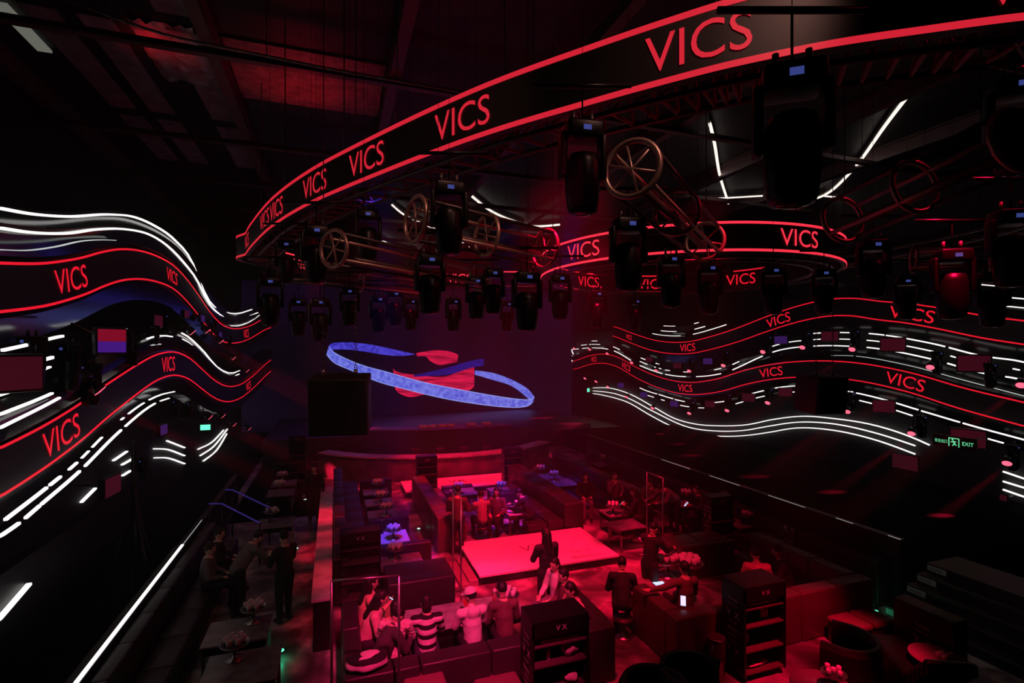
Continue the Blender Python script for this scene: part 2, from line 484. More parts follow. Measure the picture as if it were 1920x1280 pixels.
bal_ll, rp_ll = balcony('lower left wavy balcony front with red LED ribbon, above the dark left seating', mid(LL_t, LL_b, xsL2), PLAN_L, -140, 535,
                 [(112, .42, 1.0), (314, .40, 1.0), (463, .38, 1.0)],
                 [(A1, -140, 78, .022, white_led, .16), (A2, -140, 96, .024, white_led, .16), (A3, -140, 110, .022, white_led, .16),
                  ([(47, 705), (91, 688), (130, 672)], 47, 92, .02, white_led, .2), ([(47, 684), (96, 670), (130, 661)], 47, 97, .034, white_led, .2),
                  (A0, 3, 116, .03, white_led, .2), (A0, 183, 235, .012, white_led, .2),
                  (A1, 340, 449, .022, white_led, .16), (A2, 275, 322, .025, white_led, .16), (A2, 340, 448, .025, white_led, .16), (A3, 283, 300, .018, white_dim, .16),
                  (L1, 8, 86, .028, white_led, .12), (L1, 92, 112, .028, white_led, .12), (L1, 128, 143, .022, white_led, .12), (L1, 152, 165, .014, white_led, .12), (L1, 172, 190, .014, white_led, .12), (L1, 226, 231, .014, white_led, .12), (L1, 240, 269, .014, white_led, .12),
                  (L2, -140, 34, .028, white_led, .12), (L2, 46, 73, .028, white_led, .12), (L2, 76, 148, .028, white_led, .12), (L2, 158, 226, .026, white_led, .12), (L2, 234, 290, .022, white_led, .12), (L2, 300, 316, .018, white_led, .12), (L1, 279, 326, .018, white_led, .12)], 0, cor=(.40, .95))
LLc = [([(214, 863), (239, 846)], 214, 239), ([(230, 871), (253, 858)], 230, 253), ([(154, 941), (180, 915)], 154, 180), ([(230, 892), (246, 882)], 231, 246),
       ([(290, 841), (313, 842), (347, 854)], 290, 347), ([(291, 858), (313, 858), (347, 869)], 291, 347), ([(314, 826), (347, 839)], 314, 347),
       ([(372, 842), (399, 828), (420, 806)], 372, 420), ([(376, 854), (402, 836), (427, 804)], 376, 427), ([(382, 864), (407, 843.5), (432, 802)], 382, 432),
       ([(0, 1160), (57, 1094)], -60, 57)]
nl = 0
for pts, a, b in LLc:
    P2, N2, U2 = ribbon_path(pts, [(-5.63, 3), (-5.63, 33)] if a > -1 else [(-4.4, 2), (-4.4, 30)], a, b, 6)
    o = link('light_strip', sweep(P2, N2, U2, rect(-.05, .02, -.018, .018)), white_led)
    o.location = (0, 0, 0)
    nl += 1; tag(o, 'short white LED strip on the wall under the lower left balcony', 'light strip', 'white LED strips under the lower left balcony')

RL_t = [(1081, 674), (1110, 665), (1137, 663), (1160, 669), (1187, 685), (1234, 705), (1291, 717.5), (1344, 714), (1400, 698), (1437, 688), (1522, 676), (1603, 678), (1698, 697), (1806, 725), (1920, 754)]
RL_b = [(1081, 693), (1110, 683), (1137, 682), (1160, 689), (1194, 708), (1234, 727), (1284, 738), (1344, 731.6), (1406, 714), (1450, 708), (1512, 706.5), (1599, 713.6), (1698, 732), (1806, 768.6), (1920, 798)]
xsR = [1081, 1110, 1137, 1160, 1190, 1234, 1288, 1344, 1400, 1437, 1512, 1600, 1698, 1806, 1920]
RD = [(1072, 655), (1119, 652), (1147, 656), (1200, 685), (1250, 702), (1300, 706), (1353, 700), (1431, 667), (1449, 660), (1526, 648.6), (1596, 649), (1625, 651), (1747, 673), (1847, 700), (1909, 710), (1960, 724)]
def dd(x): return planhit(PLAN_R, x)
RE = [(x, y - .255 * 960 / dd(x)) for x, y in RD]
RF = [(x, y - .50 * 960 / dd(x)) for x, y in RD]
RG = [(1160, 700), (1200, 727), (1241, 741), (1281, 752), (1359, 752), (1416, 736), (1469, 725), (1507, 723), (1591, 733.5), (1655, 748), (1725, 769), (1820, 797), (1920, 824)]
RG2 = [(x, y + .25 * 960 / dd(x)) for x, y in RG]
RW = [(1522, 667), (1600, 667), (1700, 684), (1806, 712), (1920, 742)]
RA = [(1112, 727), (1141, 727), (1175, 736), (1228, 764), (1262, 783), (1300, 794), (1350, 798), (1400, 796), (1450, 786), (1508, 780), (1560, 784), (1644, 798), (1716, 822), (1743, 834), (1920, 897)]
RB = [(1119, 733), (1150, 737), (1175, 745), (1225, 771), (1289, 800), (1350, 808), (1400, 806), (1434, 800), (1500, 791), (1560, 794), (1640, 811), (1715, 835), (1881, 902), (1920, 914)]
RC = [(1123, 739), (1150, 745), (1175, 753), (1219, 778), (1262, 800), (1310, 814), (1350, 817.5), (1400, 816), (1437, 811), (1495, 802), (1560, 806), (1640, 824), (1716, 851), (1880, 917), (1920, 931)]


def dash(pts, rng, hw, tw=.16, m=None): return [(pts, a, b, hw, m or white_led, tw) for a, b in rng]


st = dash(RD, [(1072, 1085), (1092, 1140), (1152, 1183), (1200, 1242), (1248, 1286), (1306, 1352), (1374, 1430), (1449, 1502), (1526, 1596), (1626, 1746), (1777, 1849), (1886, 1909)], .030)
st += dash(RE, [(1090, 1100), (1105, 1125), (1150, 1162), (1200, 1214), (1227, 1240), (1248, 1256), (1282, 1294), (1340, 1352), (1374, 1386), (1449, 1462), (1480, 1502), (1526, 1543), (1574, 1598), (1626, 1655), (1698, 1750), (1783, 1801), (1900, 1912)], .026)
st += dash(RF, [(1110, 1120), (1202, 1212), (1230, 1236), (1526, 1544), (1576, 1597), (1630, 1658), (1662, 1772), (1780, 1960)], .03)
st += dash(RG, [(1200, 1232), (1236, 1262), (1266, 1284), (1340, 1360), (1400, 1432), (1454, 1507), (1591, 1600), (1606, 1722), (1728, 1800), (1806, 1990)], .030)
st += dash(RG2, [(1215, 1226), (1240, 1246), (1276, 1292), (1310, 1320), (1380, 1394), (1418, 1434), (1487, 1502), (1612, 1640), (1680, 1711), (1838, 1882), ], .026)
st += dash(RW, [(1560, 1600), (1606, 1990)], .012, .10, white_dim)
bal_rl, rp_rl = balcony('lower right wavy balcony front with red LED ribbon and rows of broken white strips', mid(RL_t, RL_b, xsR), PLAN_R, 1074, 2010,
                 [(1118, .36, .8), (1172, .38, 1.0), (1284, .38, 1.1), (1443, .38, 1.15), (1695, .40, 1.1)], st, 1, cor=(.40, .86), und=(-.42, -.95))
st = [(p, 1112, 1716 if p is not RA else 1743, .03, white_led, 0) for p in (RA, RB, RC)] + [(p, 1881, 2000, .034, white_led, 0) for p in (RA, RB, RC)]
root = thing('wall_light_band', 'three wavy parallel white LED lines low along the right wall', 'light strip')
for pts, a, b, hw, m, tw in st:
    P2, N2, U2 = ribbon_path(pts, [(18.3, 4), (18.3, 45)], a, b, 10)
    link('light_strip', sweep(P2, N2, U2, rect(-.02, .03, -hw * .6, hw * .6)), m, root)
P2 = [atd(x, y, 41) for x, y in ((1052, 640), (1062, 650), (1070, 668), (1076, 685), (1086, 702), (1093, 708))]
P3 = [p + Vector((.35, 0, -.05)) for p in P2[1:]]
P4 = [atd(x, y, 41) for x, y in ((1095, 722), (1098, 732), (1108, 737))]
bm = bmesh.new()
for PP in (P2, P3, P4):
    for a, b in zip(PP, PP[1:]): add_tube(bm, a, b, .045, n=6)
link('end_curve', bm_mesh(bm), white_led, root)
RU_t = [(1216, 633), (1250, 641), (1289, 642), (1330, 636), (1365, 627), (1420, 612), (1460, 603), (1500, 599), (1535, 596), (1568, 593), (1600, 592), (1650, 570), (1694, 573.5)]
RU_b = [(1156, 631), (1190, 645), (1225, 657), (1289, 663), (1340, 653), (1385, 640), (1430, 624), (1469, 611), (1510, 600), (1560, 592), (1600, 592), (1648, 599), (1700, 605), (1752, 614), (1850, 634), (1920, 645)]
RUm = [(x, y - .32 * 960 / dd(x)) for x, y in RU_b]
RUw = [(x, y - 1.0 * 960 / dd(x)) for x, y in RU_b]
RUx = [(x, y - 1.25 * 960 / dd(x)) for x, y in RU_b]
RUy = [(x, y - 1.55 * 960 / dd(x)) for x, y in RU_b]
bal_ru, rp_ru = balcony('upper right wavy balcony front with red LED ribbon, partly hidden behind hanging lights', RUm, PLAN_R, 1150, 2010,
                 [(1290, .40, 1.1), (1178, .3, .8), (1462, .40, 1.1), (1705, .40, 1.25)],
                 dash(RUw, [(1224, 1276), (1300, 1362), (1830, 1990)], .022) + dash(RUx, [(1240, 1268), (1303, 1322), (1840, 1990)], .026) + dash(RUy, [(1245, 1266), (1302, 1310), (1838, 1900)], .022), 1, cor=(.40, .9))

# ------------------------------------------------------------------ big LED ring
def smooth_loop(ctrl, per=10, closed=True):
    out = []; n = len(ctrl)
    for i in range(n if closed else n - 1):
        p0 = ctrl[(i - 1) % n] if closed or i > 0 else ctrl[0]; p1 = ctrl[i]; p2 = ctrl[(i + 1) % n]; p3 = ctrl[(i + 2) % n] if closed or i < n - 2 else ctrl[-1]
        for k in range(per):
            t = k / per
            out.append(0.5 * ((2 * p1) + (-p0 + p2) * t + (2 * p0 - 5 * p1 + 4 * p2 - p3) * t * t + (-p0 + 3 * p1 - 3 * p2 + p3) * t ** 3))
    if not closed: out.append(ctrl[-1])
    return out


K = 0.8
HB = EYE + 3.25 * K + B / 2
near = [(457, 19.1 * 1.0), (462, 17.6), (472, 16.3), (500, 14.2), (533, 12.8), (580, 11.55), (640, 10.5), (780, 8.84), (927, 7.7), (1123, 6.75), (1280, 6.18), (1393, 5.86), (1557, 5.52), (1740, 5.27), (1920, 5.07), (2100, 4.95)]
nc = [sd((x - 960) / 960 * d * K, d * K, HB) for x, d in near]
far = [sd(x * K, y * K, HB) for x, y in ((9.5, 6.4), (12.5, 9.5), (14.8, 14), (14, 19.5), (11, 23.6), (6.5, 25.8), (2, 26.5), (-2, 26.5), (-5.5, 25.6), (-8.6, 23.6))]
loop = smooth_loop(nc + far, 10)
ring = thing('led_ring', 'huge hanging LED ring with red VICS lettering sweeping across the top', 'LED ring')
T, N, U = frame(loop, True, True)
cen = sum(loop, Vector((0, 0, 0))) / len(loop)
for i in range(len(N)):
    if N[i].dot(loop[i] - cen) < 0: N[i] = -N[i]
link('ring_body', sweep(loop, N, U, rect(-.10, -.01, -B / 2, B / 2), True), black, ring)
E0 = (len(nc) - 1) * 10
Pn, Nn, Un = loop[:E0], N[:E0], U[:E0]
scr = link('outer_screen', sweep(Pn, Nn, Un, rect(-.01, .01, -B / 2, B / 2)), ledpanel, ring)
for v in (-B / 2 + .03, B / 2 - .03): link('border_line', sweep(Pn, Nn, Un, rect(.01, .016, v - .03, v + .03)), redring, scr)
for px, cap in ((1307, .36), (860, .36), (681, .36), (590, .36), (519, .36), (498, .36), (464, .34)):
    text_on_path('lettering', 'VICS', cap, Pn, Nn, Un, nearest_px(Pn, px), .02, redring, scr, False, .95)
text_on_path('lettering', 'VICS', .36, Pn, Nn, Un, nearest_px(Pn, 1985), .02, redring, scr, False, .95)
# inner face on the far side
fi = [i for i in range(E0, len(loop)) if 300 < px_of(loop[i])[0] < 1060 and px_of(loop[i])[2] > 15]
Pf = [loop[i] for i in fi][::-1]; Nf = [-N[i] for i in fi][::-1]; Uf = [U[i] for i in fi][::-1]
scr2 = link('inner_screen', sweep(Pf, Nf, Uf, rect(.11, .12, -B / 2, B / 2)), ledgrey, ring)
for v, a_, b_ in ((-B / 2 + .03, 868, 905), (-B / 2 + .03, 934, 1003), (B / 2 - .03, 934, 1003), (B / 2 - .03, 535, 556), (-B / 2 + .03, 1010, 1025)):
    ii = [i for i in range(len(Pf)) if a_ - 6 < px_of(Pf[i])[0] < b_ + 6]
    if len(ii) > 1: link('border_line', sweep([Pf[i] for i in ii], [Nf[i] for i in ii], [Uf[i] for i in ii], rect(.12, .13, v - .025, v + .025)), redbright, scr2)
for px in (866, 560): text_on_path('lettering', 'VICS', .36, Pf, Nf, Uf, nearest_px(Pf, px), .14, redbright, scr2, False, 1.0)
# carrying truss inside the ring
Pt = loop
for a_, b_, m_ in ((-.32, -.30, dktruss), (-.78, -.30, dktruss), (-.55, -.02, dktruss)):
    link('chord', sweep(Pt, N, U, [(a_ + .035 * math.cos(2 * PI * j / 8), b_ + .035 * math.sin(2 * PI * j / 8)) for j in range(8)], True), m_, ring)
for i in range(0, len(loop), 3):
    bm = bmesh.new()
    j = (i + 1) % len(loop)
    A = loop[i] + N[i] * -.32 + Vector((0, 0, -.30)); Bp = loop[j] + N[j] * -.78 + Vector((0, 0, -.30)); Cp = loop[j] + N[j] * -.55 + Vector((0, 0, -.02))
    add_tube(bm, A, Bp, .022, n=6); add_tube(bm, A, Cp, .018, n=6); add_tube(bm, Bp, Cp, .018, n=6); add_tube(bm, loop[i] + N[i] * -.05, A, .016, n=6)
    link('web', bm_mesh(bm), mat('web_red', (0.30, 0.08, 0.08), 0.4, 0.3), ring)
for i in range(0, len(loop), 26):
    p = loop[i] + N[i] * -.55
    tubes('hanger', [((p.x, p.y, p.z), (p.x, p.y, CZ), .012)], dktruss, ring, 6)

# inner, smaller LED ring
R2 = 4.0; c2 = sd(4.85, 14.75, EYE + 2.06 + B / 2)
lp = [c2 + Vector((R2 * math.cos(2 * PI * i / 96), -R2 * math.sin(2 * PI * i / 96), 0)) for i in range(96)]
T, N, U = frame(lp, True, True)
N = [(p - c2).normalized() for p in lp]
ring2 = thing('led_ring', 'smaller inner LED ring with two red VICS signs, hanging over the middle of the room', 'LED ring')
link('ring_body', sweep(lp, N, U, rect(-.09, 0, -B / 2, B / 2), True), ledgrey, ring2)
link('outer_screen', sweep(lp, N, U, rect(0, .012, -B / 2, B / 2), True), ledgrey, ring2)
view = Vector((0, 0, 0)) - c2
idx = [i for i in range(96) if N[i].dot(Vector((view.x, view.y, 0)).normalized()) > 0.05]
s0 = max(i for i in idx if (i - 1) % 96 not in idx)
order = [(s0 + k) % 96 for k in range(len(idx))]
Pn2 = [lp[i] for i in order]; Nn2 = [N[i] for i in order]; Un2 = [U[i] for i in order]
if px_of(Pn2[0])[0] > px_of(Pn2[-1])[0]: Pn2.reverse(); Nn2.reverse(); Un2.reverse()
for v in (-B / 2 + .03, B / 2 - .03): link('border_line', sweep(Pn2, Nn2, Un2, rect(.012, .02, v - .027, v + .027)), redbright, ring2)
for px in (1094, 1494): text_on_path('lettering', 'VICS', .37, Pn2, Nn2, Un2, nearest_px(Pn2, px), .03, redbright, ring2, False, 1.0)
order = [(s0 + len(idx) + k) % 96 for k in range(96 - len(idx))]
Pn3 = [lp[i] for i in order]; Nn3 = [-N[i] for i in order]; Un3 = [U[i] for i in order]
if px_of(Pn3[0])[0] > px_of(Pn3[-1])[0]: Pn3.reverse(); Nn3.reverse(); Un3.reverse()
for v in (-B / 2 + .03, B / 2 - .03):
    for a_, b_ in ((4, 12), (18, 23), (31, 37)): link('border_line', sweep(Pn3[a_:b_], Nn3[a_:b_], Un3[a_:b_], rect(.10, .11, v - .02, v + .02)), rededge, ring2)
for px in (1100, 1218, 1390): text_on_path('lettering', 'VICS', .36, Pn3, Nn3, Un3, nearest_px(Pn3, px), .12, rededge, ring2, False, 1.0)
for i in range(0, 96, 16):
    p = lp[i]; tubes('hanger', [((p.x, p.y, p.z + B / 2), (p.x, p.y, CZ), .012)], dktruss, ring2, 6)
c3 = c2 + Vector((0, 0, -.38))
bm = bmesh.new()
for rr, zz in ((R2 - .25, 0), (R2 - .7, 0)): add_torus(bm, c3 + Vector((0, 0, zz)), (0, 0, 1), rr, .04, 80, 6)
for k in range(40):
    t = 2 * PI * k / 40; e = Vector((math.cos(t), math.sin(t), 0)); add_tube(bm, c3 + e * (R2 - .25), c3 + e * (R2 - .7), .02, n=6); add_tube(bm, c3 + e * (R2 - .25), c3 + e * (R2 - .05) + Vector((0, 0, .1)), .015, n=6)
link('chord', bm_mesh(bm, True), dktruss, ring2)

# ------------------------------------------------------------------ ceiling light lines
cl = [([(1331, 232), (1340, 270), (1350, 330), (1366, 381)], .05), ([(1705, 176), (1660, 235), (1610, 305), (1570, 348), (1545, 366), (1519, 375)], .05),
      ([(1308, 373), (1360, 371), (1430, 367)], .035), ([(1540, 367), (1572, 370)], .035), ([(885, 368), (920, 395), (960, 413), (1000, 424), (1050, 421)], .055),
      ([(735, 384), (757, 402), (790, 418), (830, 436), (880, 462)], .045), ([(716, 450), (740, 462), (782, 471)], .05)]
for n_, (pts, r) in enumerate(cl):
    ctrl = [at(x, y, CZ - .25 if False else 12.6) for x, y in pts] if False else []
    for x, y in pts:
        h = CZ - .35 - EYE; d = h * FPX / (HOR - y); ctrl.append(atd(x, y, d))
    pp = smooth_loop(ctrl, 6, False)
    root = thing('ceiling_light_line', ['short steep white line of ceiling light right of the big truss hoop', 'long curved white ceiling light line falling from upper right', 'thin level white ceiling light line behind the hanging moving head', 'tiny white ceiling light stub at the right of the curved line',
                                        'curved white ceiling light line above the smaller ring, left side', 'white ceiling light line seen through the left truss hoop', 'short white ceiling light line below the left truss hoop'][n_], 'ceiling light')
    bm = bmesh.new(); bm2 = bmesh.new()
    for a_, b_ in zip(pp, pp[1:]):
        add_tube(bm, a_, b_, r * 1.1, n=8, cap=True)
        add_tube(bm2, a_ + Vector((0, 0, .14)), b_ + Vector((0, 0, .14)), r * .9, n=6)
    link('light_tube', bm_mesh(bm, True), warm_led, root); link('rail', bm_mesh(bm2), dktruss, root)
    tubes('hanger', [(pp[0], (pp[0].x, pp[0].y, CZ), .01), (pp[-1], (pp[-1].x, pp[-1].y, CZ), .01)], dktruss, root, 6)
pp = smooth_loop([atd(x, y, d) for x, y, d in ((60, -30, 9), (130, 0, 8.8), (300, 62, 8.6), (500, 105, 8.6), (640, 133, 8.8), (850, 170, 9.2), (1000, 200, 9.6))], 6, False)
root = thing('ceiling_pipe', 'long thin curved pipe under the roof at upper left', 'pipe')
bm = bmesh.new()
for a_, b_ in zip(pp, pp[1:]): add_tube(bm, a_, b_, .025, n=8)
link('pipe_run', bm_mesh(bm, True), mat('pipe_grey', (.3, .24, .22), .5, .2), root)
tubes('hanger', [(p, (p.x, p.y, CZ), .01) for p in pp[::9]], dktruss, root, 6)
# ------------------------------------------------------------------ back screen and stage
tag(box('wall_under_left', -5.9, -5.68, 2, 32.8, 0, 5.6, walldark), kind='structure')
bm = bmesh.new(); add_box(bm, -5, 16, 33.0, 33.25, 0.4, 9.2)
scm = bpy.data.materials.new('screen_video_haze_glow'); scm.use_nodes = True; nt = scm.node_tree; b_ = nt.nodes['Principled BSDF']
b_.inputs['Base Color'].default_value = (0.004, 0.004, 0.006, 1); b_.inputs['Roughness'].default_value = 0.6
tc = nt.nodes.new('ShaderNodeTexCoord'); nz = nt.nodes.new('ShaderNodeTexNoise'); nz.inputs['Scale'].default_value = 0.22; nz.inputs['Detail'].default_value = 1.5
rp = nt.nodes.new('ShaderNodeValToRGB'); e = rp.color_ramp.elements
e[0].position = 0.35; e[0].color = (*lin(3, 2, 9), 1); e[1].position = 0.68; e[1].color = (*lin(11, 3, 21), 1)  # dim navy video, with the purple glow of the haze put into it
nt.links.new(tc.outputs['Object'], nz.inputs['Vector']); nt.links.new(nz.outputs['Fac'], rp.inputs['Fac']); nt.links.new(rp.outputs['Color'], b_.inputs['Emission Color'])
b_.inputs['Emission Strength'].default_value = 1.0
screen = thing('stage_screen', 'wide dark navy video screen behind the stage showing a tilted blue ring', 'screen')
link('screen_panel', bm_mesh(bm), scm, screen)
PB = [(-30, 32.96), (40, 32.96)]


def onscreen(x, y, k=0.0):
    d = planhit(PB, x); p = atd(x, y, d); p.y -= k; return p


def vid(name, c1, c2, scale, stretch, es=1.0):
    m = bpy.data.materials.new(name); m.use_nodes = True; nt = m.node_tree; b = nt.nodes['Principled BSDF']
    b.inputs['Base Color'].default_value = (0, 0, 0, 1)
    tc = nt.nodes.new('ShaderNodeTexCoord'); mp = nt.nodes.new('ShaderNodeMapping'); mp.inputs['Scale'].default_value = stretch; mp.inputs['Rotation'].default_value = (0, 0.35, 0)
    nz = nt.nodes.new('ShaderNodeTexNoise'); nz.inputs['Scale'].default_value = scale; nz.inputs['Detail'].default_value = 4
    rp = nt.nodes.new('ShaderNodeValToRGB'); e = rp.color_ramp.elements
    e[0].position = 0.3; e[0].color = (*lin(*c1), 1); e[1].position = 0.7; e[1].color = (*lin(*c2), 1)
    nt.links.new(tc.outputs['Object'], mp.inputs['Vector']); nt.links.new(mp.outputs['Vector'], nz.inputs['Vector']); nt.links.new(nz.outputs['Fac'], rp.inputs['Fac']); nt.links.new(rp.outputs['Color'], b.inputs['Emission Color'])
    b.inputs['Emission Strength'].default_value = es; return m


def strip_poly(name, top, bot, m, k, n=40):
    V = []; F = []
    x0, x1 = top[0][0], top[-1][0]; u0, u1 = bot[0][0], bot[-1][0]
    tt = smooth_loop([Vector((x, y, 0)) for x, y in top], 8, False); bb = smooth_loop([Vector((x, y, 0)) for x, y in bot], 8, False)
    def res(L, n):
        D = [0]
        for a, b in zip(L, L[1:]): D.append(D[-1] + (b - a).length)
        out = []
        for i in range(n + 1):
            q = D[-1] * i / n; j = 0
            while j < len(D) - 2 and D[j + 1] < q: j += 1
            out.append(L[j].lerp(L[j + 1], (q - D[j]) / max(1e-6, D[j + 1] - D[j])))
        return out
    tt = res(tt, n); bb = res(bb, n)
    for a, b in zip(tt, bb): V += [onscreen(a.x, a.y, k), onscreen(b.x, b.y, k)]
    for i in range(n): F.append((2 * i, 2 * i + 1, 2 * i + 3, 2 * i + 2))
    me = bpy.data.meshes.new(name); me.from_pydata(V, [], F); me.update()
    return link(name, me, m, screen)


vf = vid('video_blue_front', (72, 76, 205), (128, 138, 240), 5, (1, 1, 1)); vb = vid('video_blue_back', (44, 38, 165), (80, 72, 215), 5, (1, 1, 1))
vl = mat('video_blue_edge', (0, 0, 0), 0.5, em=lin(150, 165, 250), es=1.0)
vp = vid('video_pink', (120, 8, 40), (235, 28, 78), 1.6, (.5, 1, 5)); vd = vid('video_dark_blue', (14, 10, 80), (30, 25, 140), 2, (1, 1, 4))
ft = [(617, 649), (627, 661), (659, 677), (690, 688), (721, 696), (752, 705), (799, 717.5), (846, 727), (893, 736), (940, 744), (971, 748), (993, 749), (1001, 744)]
fb = [(612, 664), (627, 680), (659, 694), (690, 708), (721, 719), (752, 727), (799, 739), (846, 749), (893, 756.5), (940, 762), (971, 763), (990, 760), (999, 752)]
strip_poly('ring_image', [(616, 650), (620, 645), (627, 642.5), (659, 642), (690, 645), (721, 651), (752, 658), (777, 663.5)], [(618, 662), (622, 657), (629, 655), (659, 655.6), (690, 660), (721, 665), (752, 667), (777, 664.5)], vb, .03)
strip_poly('ring_image', [(890, 694), (924, 699), (956, 710), (987, 727), (1002, 744)], [(890, 702), (924, 712), (956, 722), (977, 736), (993, 750)], vf, .03)
strip_poly('figure_image', [(780, 662), (800, 658), (822, 656.5), (840, 658), (852, 662), (859, 665)], [(782, 668), (798, 668), (806, 676), (822, 684), (840, 682), (857, 678)], vp, .05)
strip_poly('figure_image', [(737, 690), (745, 697), (775, 702), (830, 706), (865, 694), (882, 687), (889, 688)], [(741, 729), (750, 738), (772, 744), (810, 737), (850, 739), (875, 734), (889, 724)], vp, .04)
strip_poly('blur_image', [(775, 703), (830, 691), (880, 677), (907, 672)], [(777, 706), (840, 702), (880, 690), (906, 685)], vd, .06)
strip_poly('ring_image', ft, fb, vf, .08, 60)
for a in (ft, fb): strip_poly('ring_edge', [(x, y - .7) for x, y in a], [(x, y + .7) for x, y in a], vl, .09, 60)

tag(box('wall_under_right', 18.40, 18.55, 7.2, 40.9, 0, 6.5, walldark), kind='structure')
c_ = box('side_shade_sheet', -8.95, -3.25, -2.9, 40.9, .001, .012, mat('terrace_shade_black', (.0035, .003, .003), .95, bump=.3, bscale=40, spec=.02)); tag(c_, 'black carpet added behind the left partition', 'shading')  # near-black sheet added over the floor, its colour stands in for shade
c_ = box('side_shade_sheet', -3.0, -.42, 17.2, 25.2, .001, .012, mat('terrace_shade_black')); tag(c_, 'black carpet added at the far end of the left aisle', 'shading')  # second added sheet, darkening the floor where it lies in shade
# stage, curved bar
def arc_box(name, pts, wd, z0, z1, m, parent=None):
    pp = smooth_loop([Vector((x, y, 0)) for x, y in pts], 8, False); T, N, U = frame(pp, False, True)
    return link(name, sweep(pp, N, U, rect(-wd / 2, wd / 2, z0, z1)), m, parent)


barpts = [(-.4, 22.6), (1.0, 21.3), (3.0, 20.4), (5.2, 20.1), (7.2, 20.5), (9.2, 21.8)]
bar = thing('curved_bar', 'long curved bar counter with a red-lit top in front of the dark stage', 'bar')
arc_box('counter_top', barpts, .62, .93, .99, mat('bar_top', (.45, .32, .32), .35, var=.3, bscale=3), bar)
arc_box('counter_front', barpts, .46, 0, .93, mat('bar_front', (.12, .07, .08), .5, var=.5, bscale=2), bar)
bs0 = thing('bar_stool', 'dark low-backed bar stool behind the curved bar', 'stool', (0, 0, 0), 0, 'bar stools behind the curved bar')
lathe('seat', [(.17, .70), (.19, .72), (.18, .77)], leather, bs0, n=16); lathe('pedestal', [(.19, 0), (.18, .02), (.025, .04), (.025, .70)], steel, bs0, n=12); box('backrest', -.18, .18, .14, .19, .78, 1.12, leather, bs0, .02)
for k_, (x, y) in enumerate(((.3, 22.9), (1.3, 22.0), (2.2, 21.5), (3.2, 21.1), (4.2, 20.9), (5.2, 20.8), (6.2, 20.9), (7.1, 21.2), (8.1, 21.8))):
    o = bs0 if k_ == 0 else dup(bs0); o.location = (x, y, 0)
dj = thing('dj_booth', 'wide dark DJ counter on the stage behind the curved bar', 'booth')
arc_box('desk', [(1.6, 24.2), (4.5, 23.4), (8.0, 23.6)], .8, 0, 1.55, mat('dj_panel', (.06, .045, .06), .5), dj)
arc_box('desk_top', [(1.6, 24.2), (4.5, 23.4), (8.0, 23.6)], .95, 1.55, 1.6, mat('dj_top', (.2, .12, .16), .5), dj)
stg = box('stage', -3, 13.5, 25.4, 32.9, 0, 1.1, mat('stage_black', (.05, .035, .05), .5, bump=.1), None, .02)
tag(stg, 'low black stage floor under the dark navy screen', 'stage')
for i, x in enumerate((790, 805, 826, 841, 884, 916)):
    p = atd(x, 806, 24.2); o = link('bar_case', bm_mesh((lambda b: (add_box(b, -.22, .22, -.12, .12, 0, .12, .02), b)[1])(bmesh.new())), ledge_m); o.location = (p.x, 23.62 if p.x > 3 else 23.8, 1.6)
    tag(o, 'small low equipment case lying on the dark DJ counter', 'case', 'equipment cases on the DJ counter')
wood = mat('platform_top', (0.80, 0.78, 0.78), 0.55, var=0.06, bscale=3)


def platform(label, x0, x1, y0, y1, word=None):
    r = thing('stage_platform', label, 'platform', (0, 0, 0))
    box('deck', x0, x1, y0, y1, .17, .21, wood, r); box('skirt', x0 + .02, x1 - .02, y0 + .02, y1 - .02, 0, .17, blackgloss, r)
    lm = mat('deck_print', (0.30, 0.20, 0.22), 0.6)
    if word:
        flat_text('lettering', 'City Of', .16, Matrix.Translation((x1 - .75, y0 + .55, .214)), lm, r)
        flat_text('lettering', 'Bacchus', .16, Matrix.Translation((x1 - .75, y0 + .25, .214)), lm, r)
    flat_text('lettering', 'VX', .35, Matrix.Translation(((x0 + x1) / 2 - .05, (y0 + y1) / 2 + .1, .214)), lm, r)
    return r


platform('large square red-lit platform in the middle of the floor, City Of printed in one corner', 3.05, 6.55, 10.87, 12.95, True)
platform('red-lit platform at the foot of the curved bar', 2.4, 6.6, 18.15, 19.7)
st_m = mat('step_edge', (.30, .16, .18), .5)
t = thing('side_steps', 'narrow black steps along the left edge of the middle platform', 'steps')
for k_ in range(2): box('step', 2.62 + .2 * k_, 2.82 + .2 * k_, 10.9, 12.2, 0, .06 + .06 * k_, st_m, t)

# ------------------------------------------------------------------ seating
def sofa(label, segs, m=None, cat='sofa', grp=None):
    r = thing('booth_sofa', label, cat, group=grp)
    mm = {'back': leather, 'seat': leather, 'base': blackgloss, 'armrest': leather}
    for kind, x0, x1, y0, y1, z0, z1 in segs:
        nx = max(1, round((x1 - x0) / .95)) if kind in ('back', 'seat') and x1 - x0 > y1 - y0 else 1
        ny = max(1, round((y1 - y0) / .95)) if kind in ('back', 'seat') and y1 - y0 > x1 - x0 else 1
        for a in range(nx):
            for b in range(ny):
                xa = x0 + (x1 - x0) * a / nx; xb = x0 + (x1 - x0) * (a + 1) / nx; ya = y0 + (y1 - y0) * b / ny; yb = y0 + (y1 - y0) * (b + 1) / ny
                g = .006
                box({'back': 'backrest', 'seat': 'seat_cushion', 'base': 'base', 'armrest': 'armrest'}[kind], xa + g, xb - g, ya + g, yb - g, z0, z1, m or mm[kind], r, .035 if kind != 'base' else 0, 3)
    return r


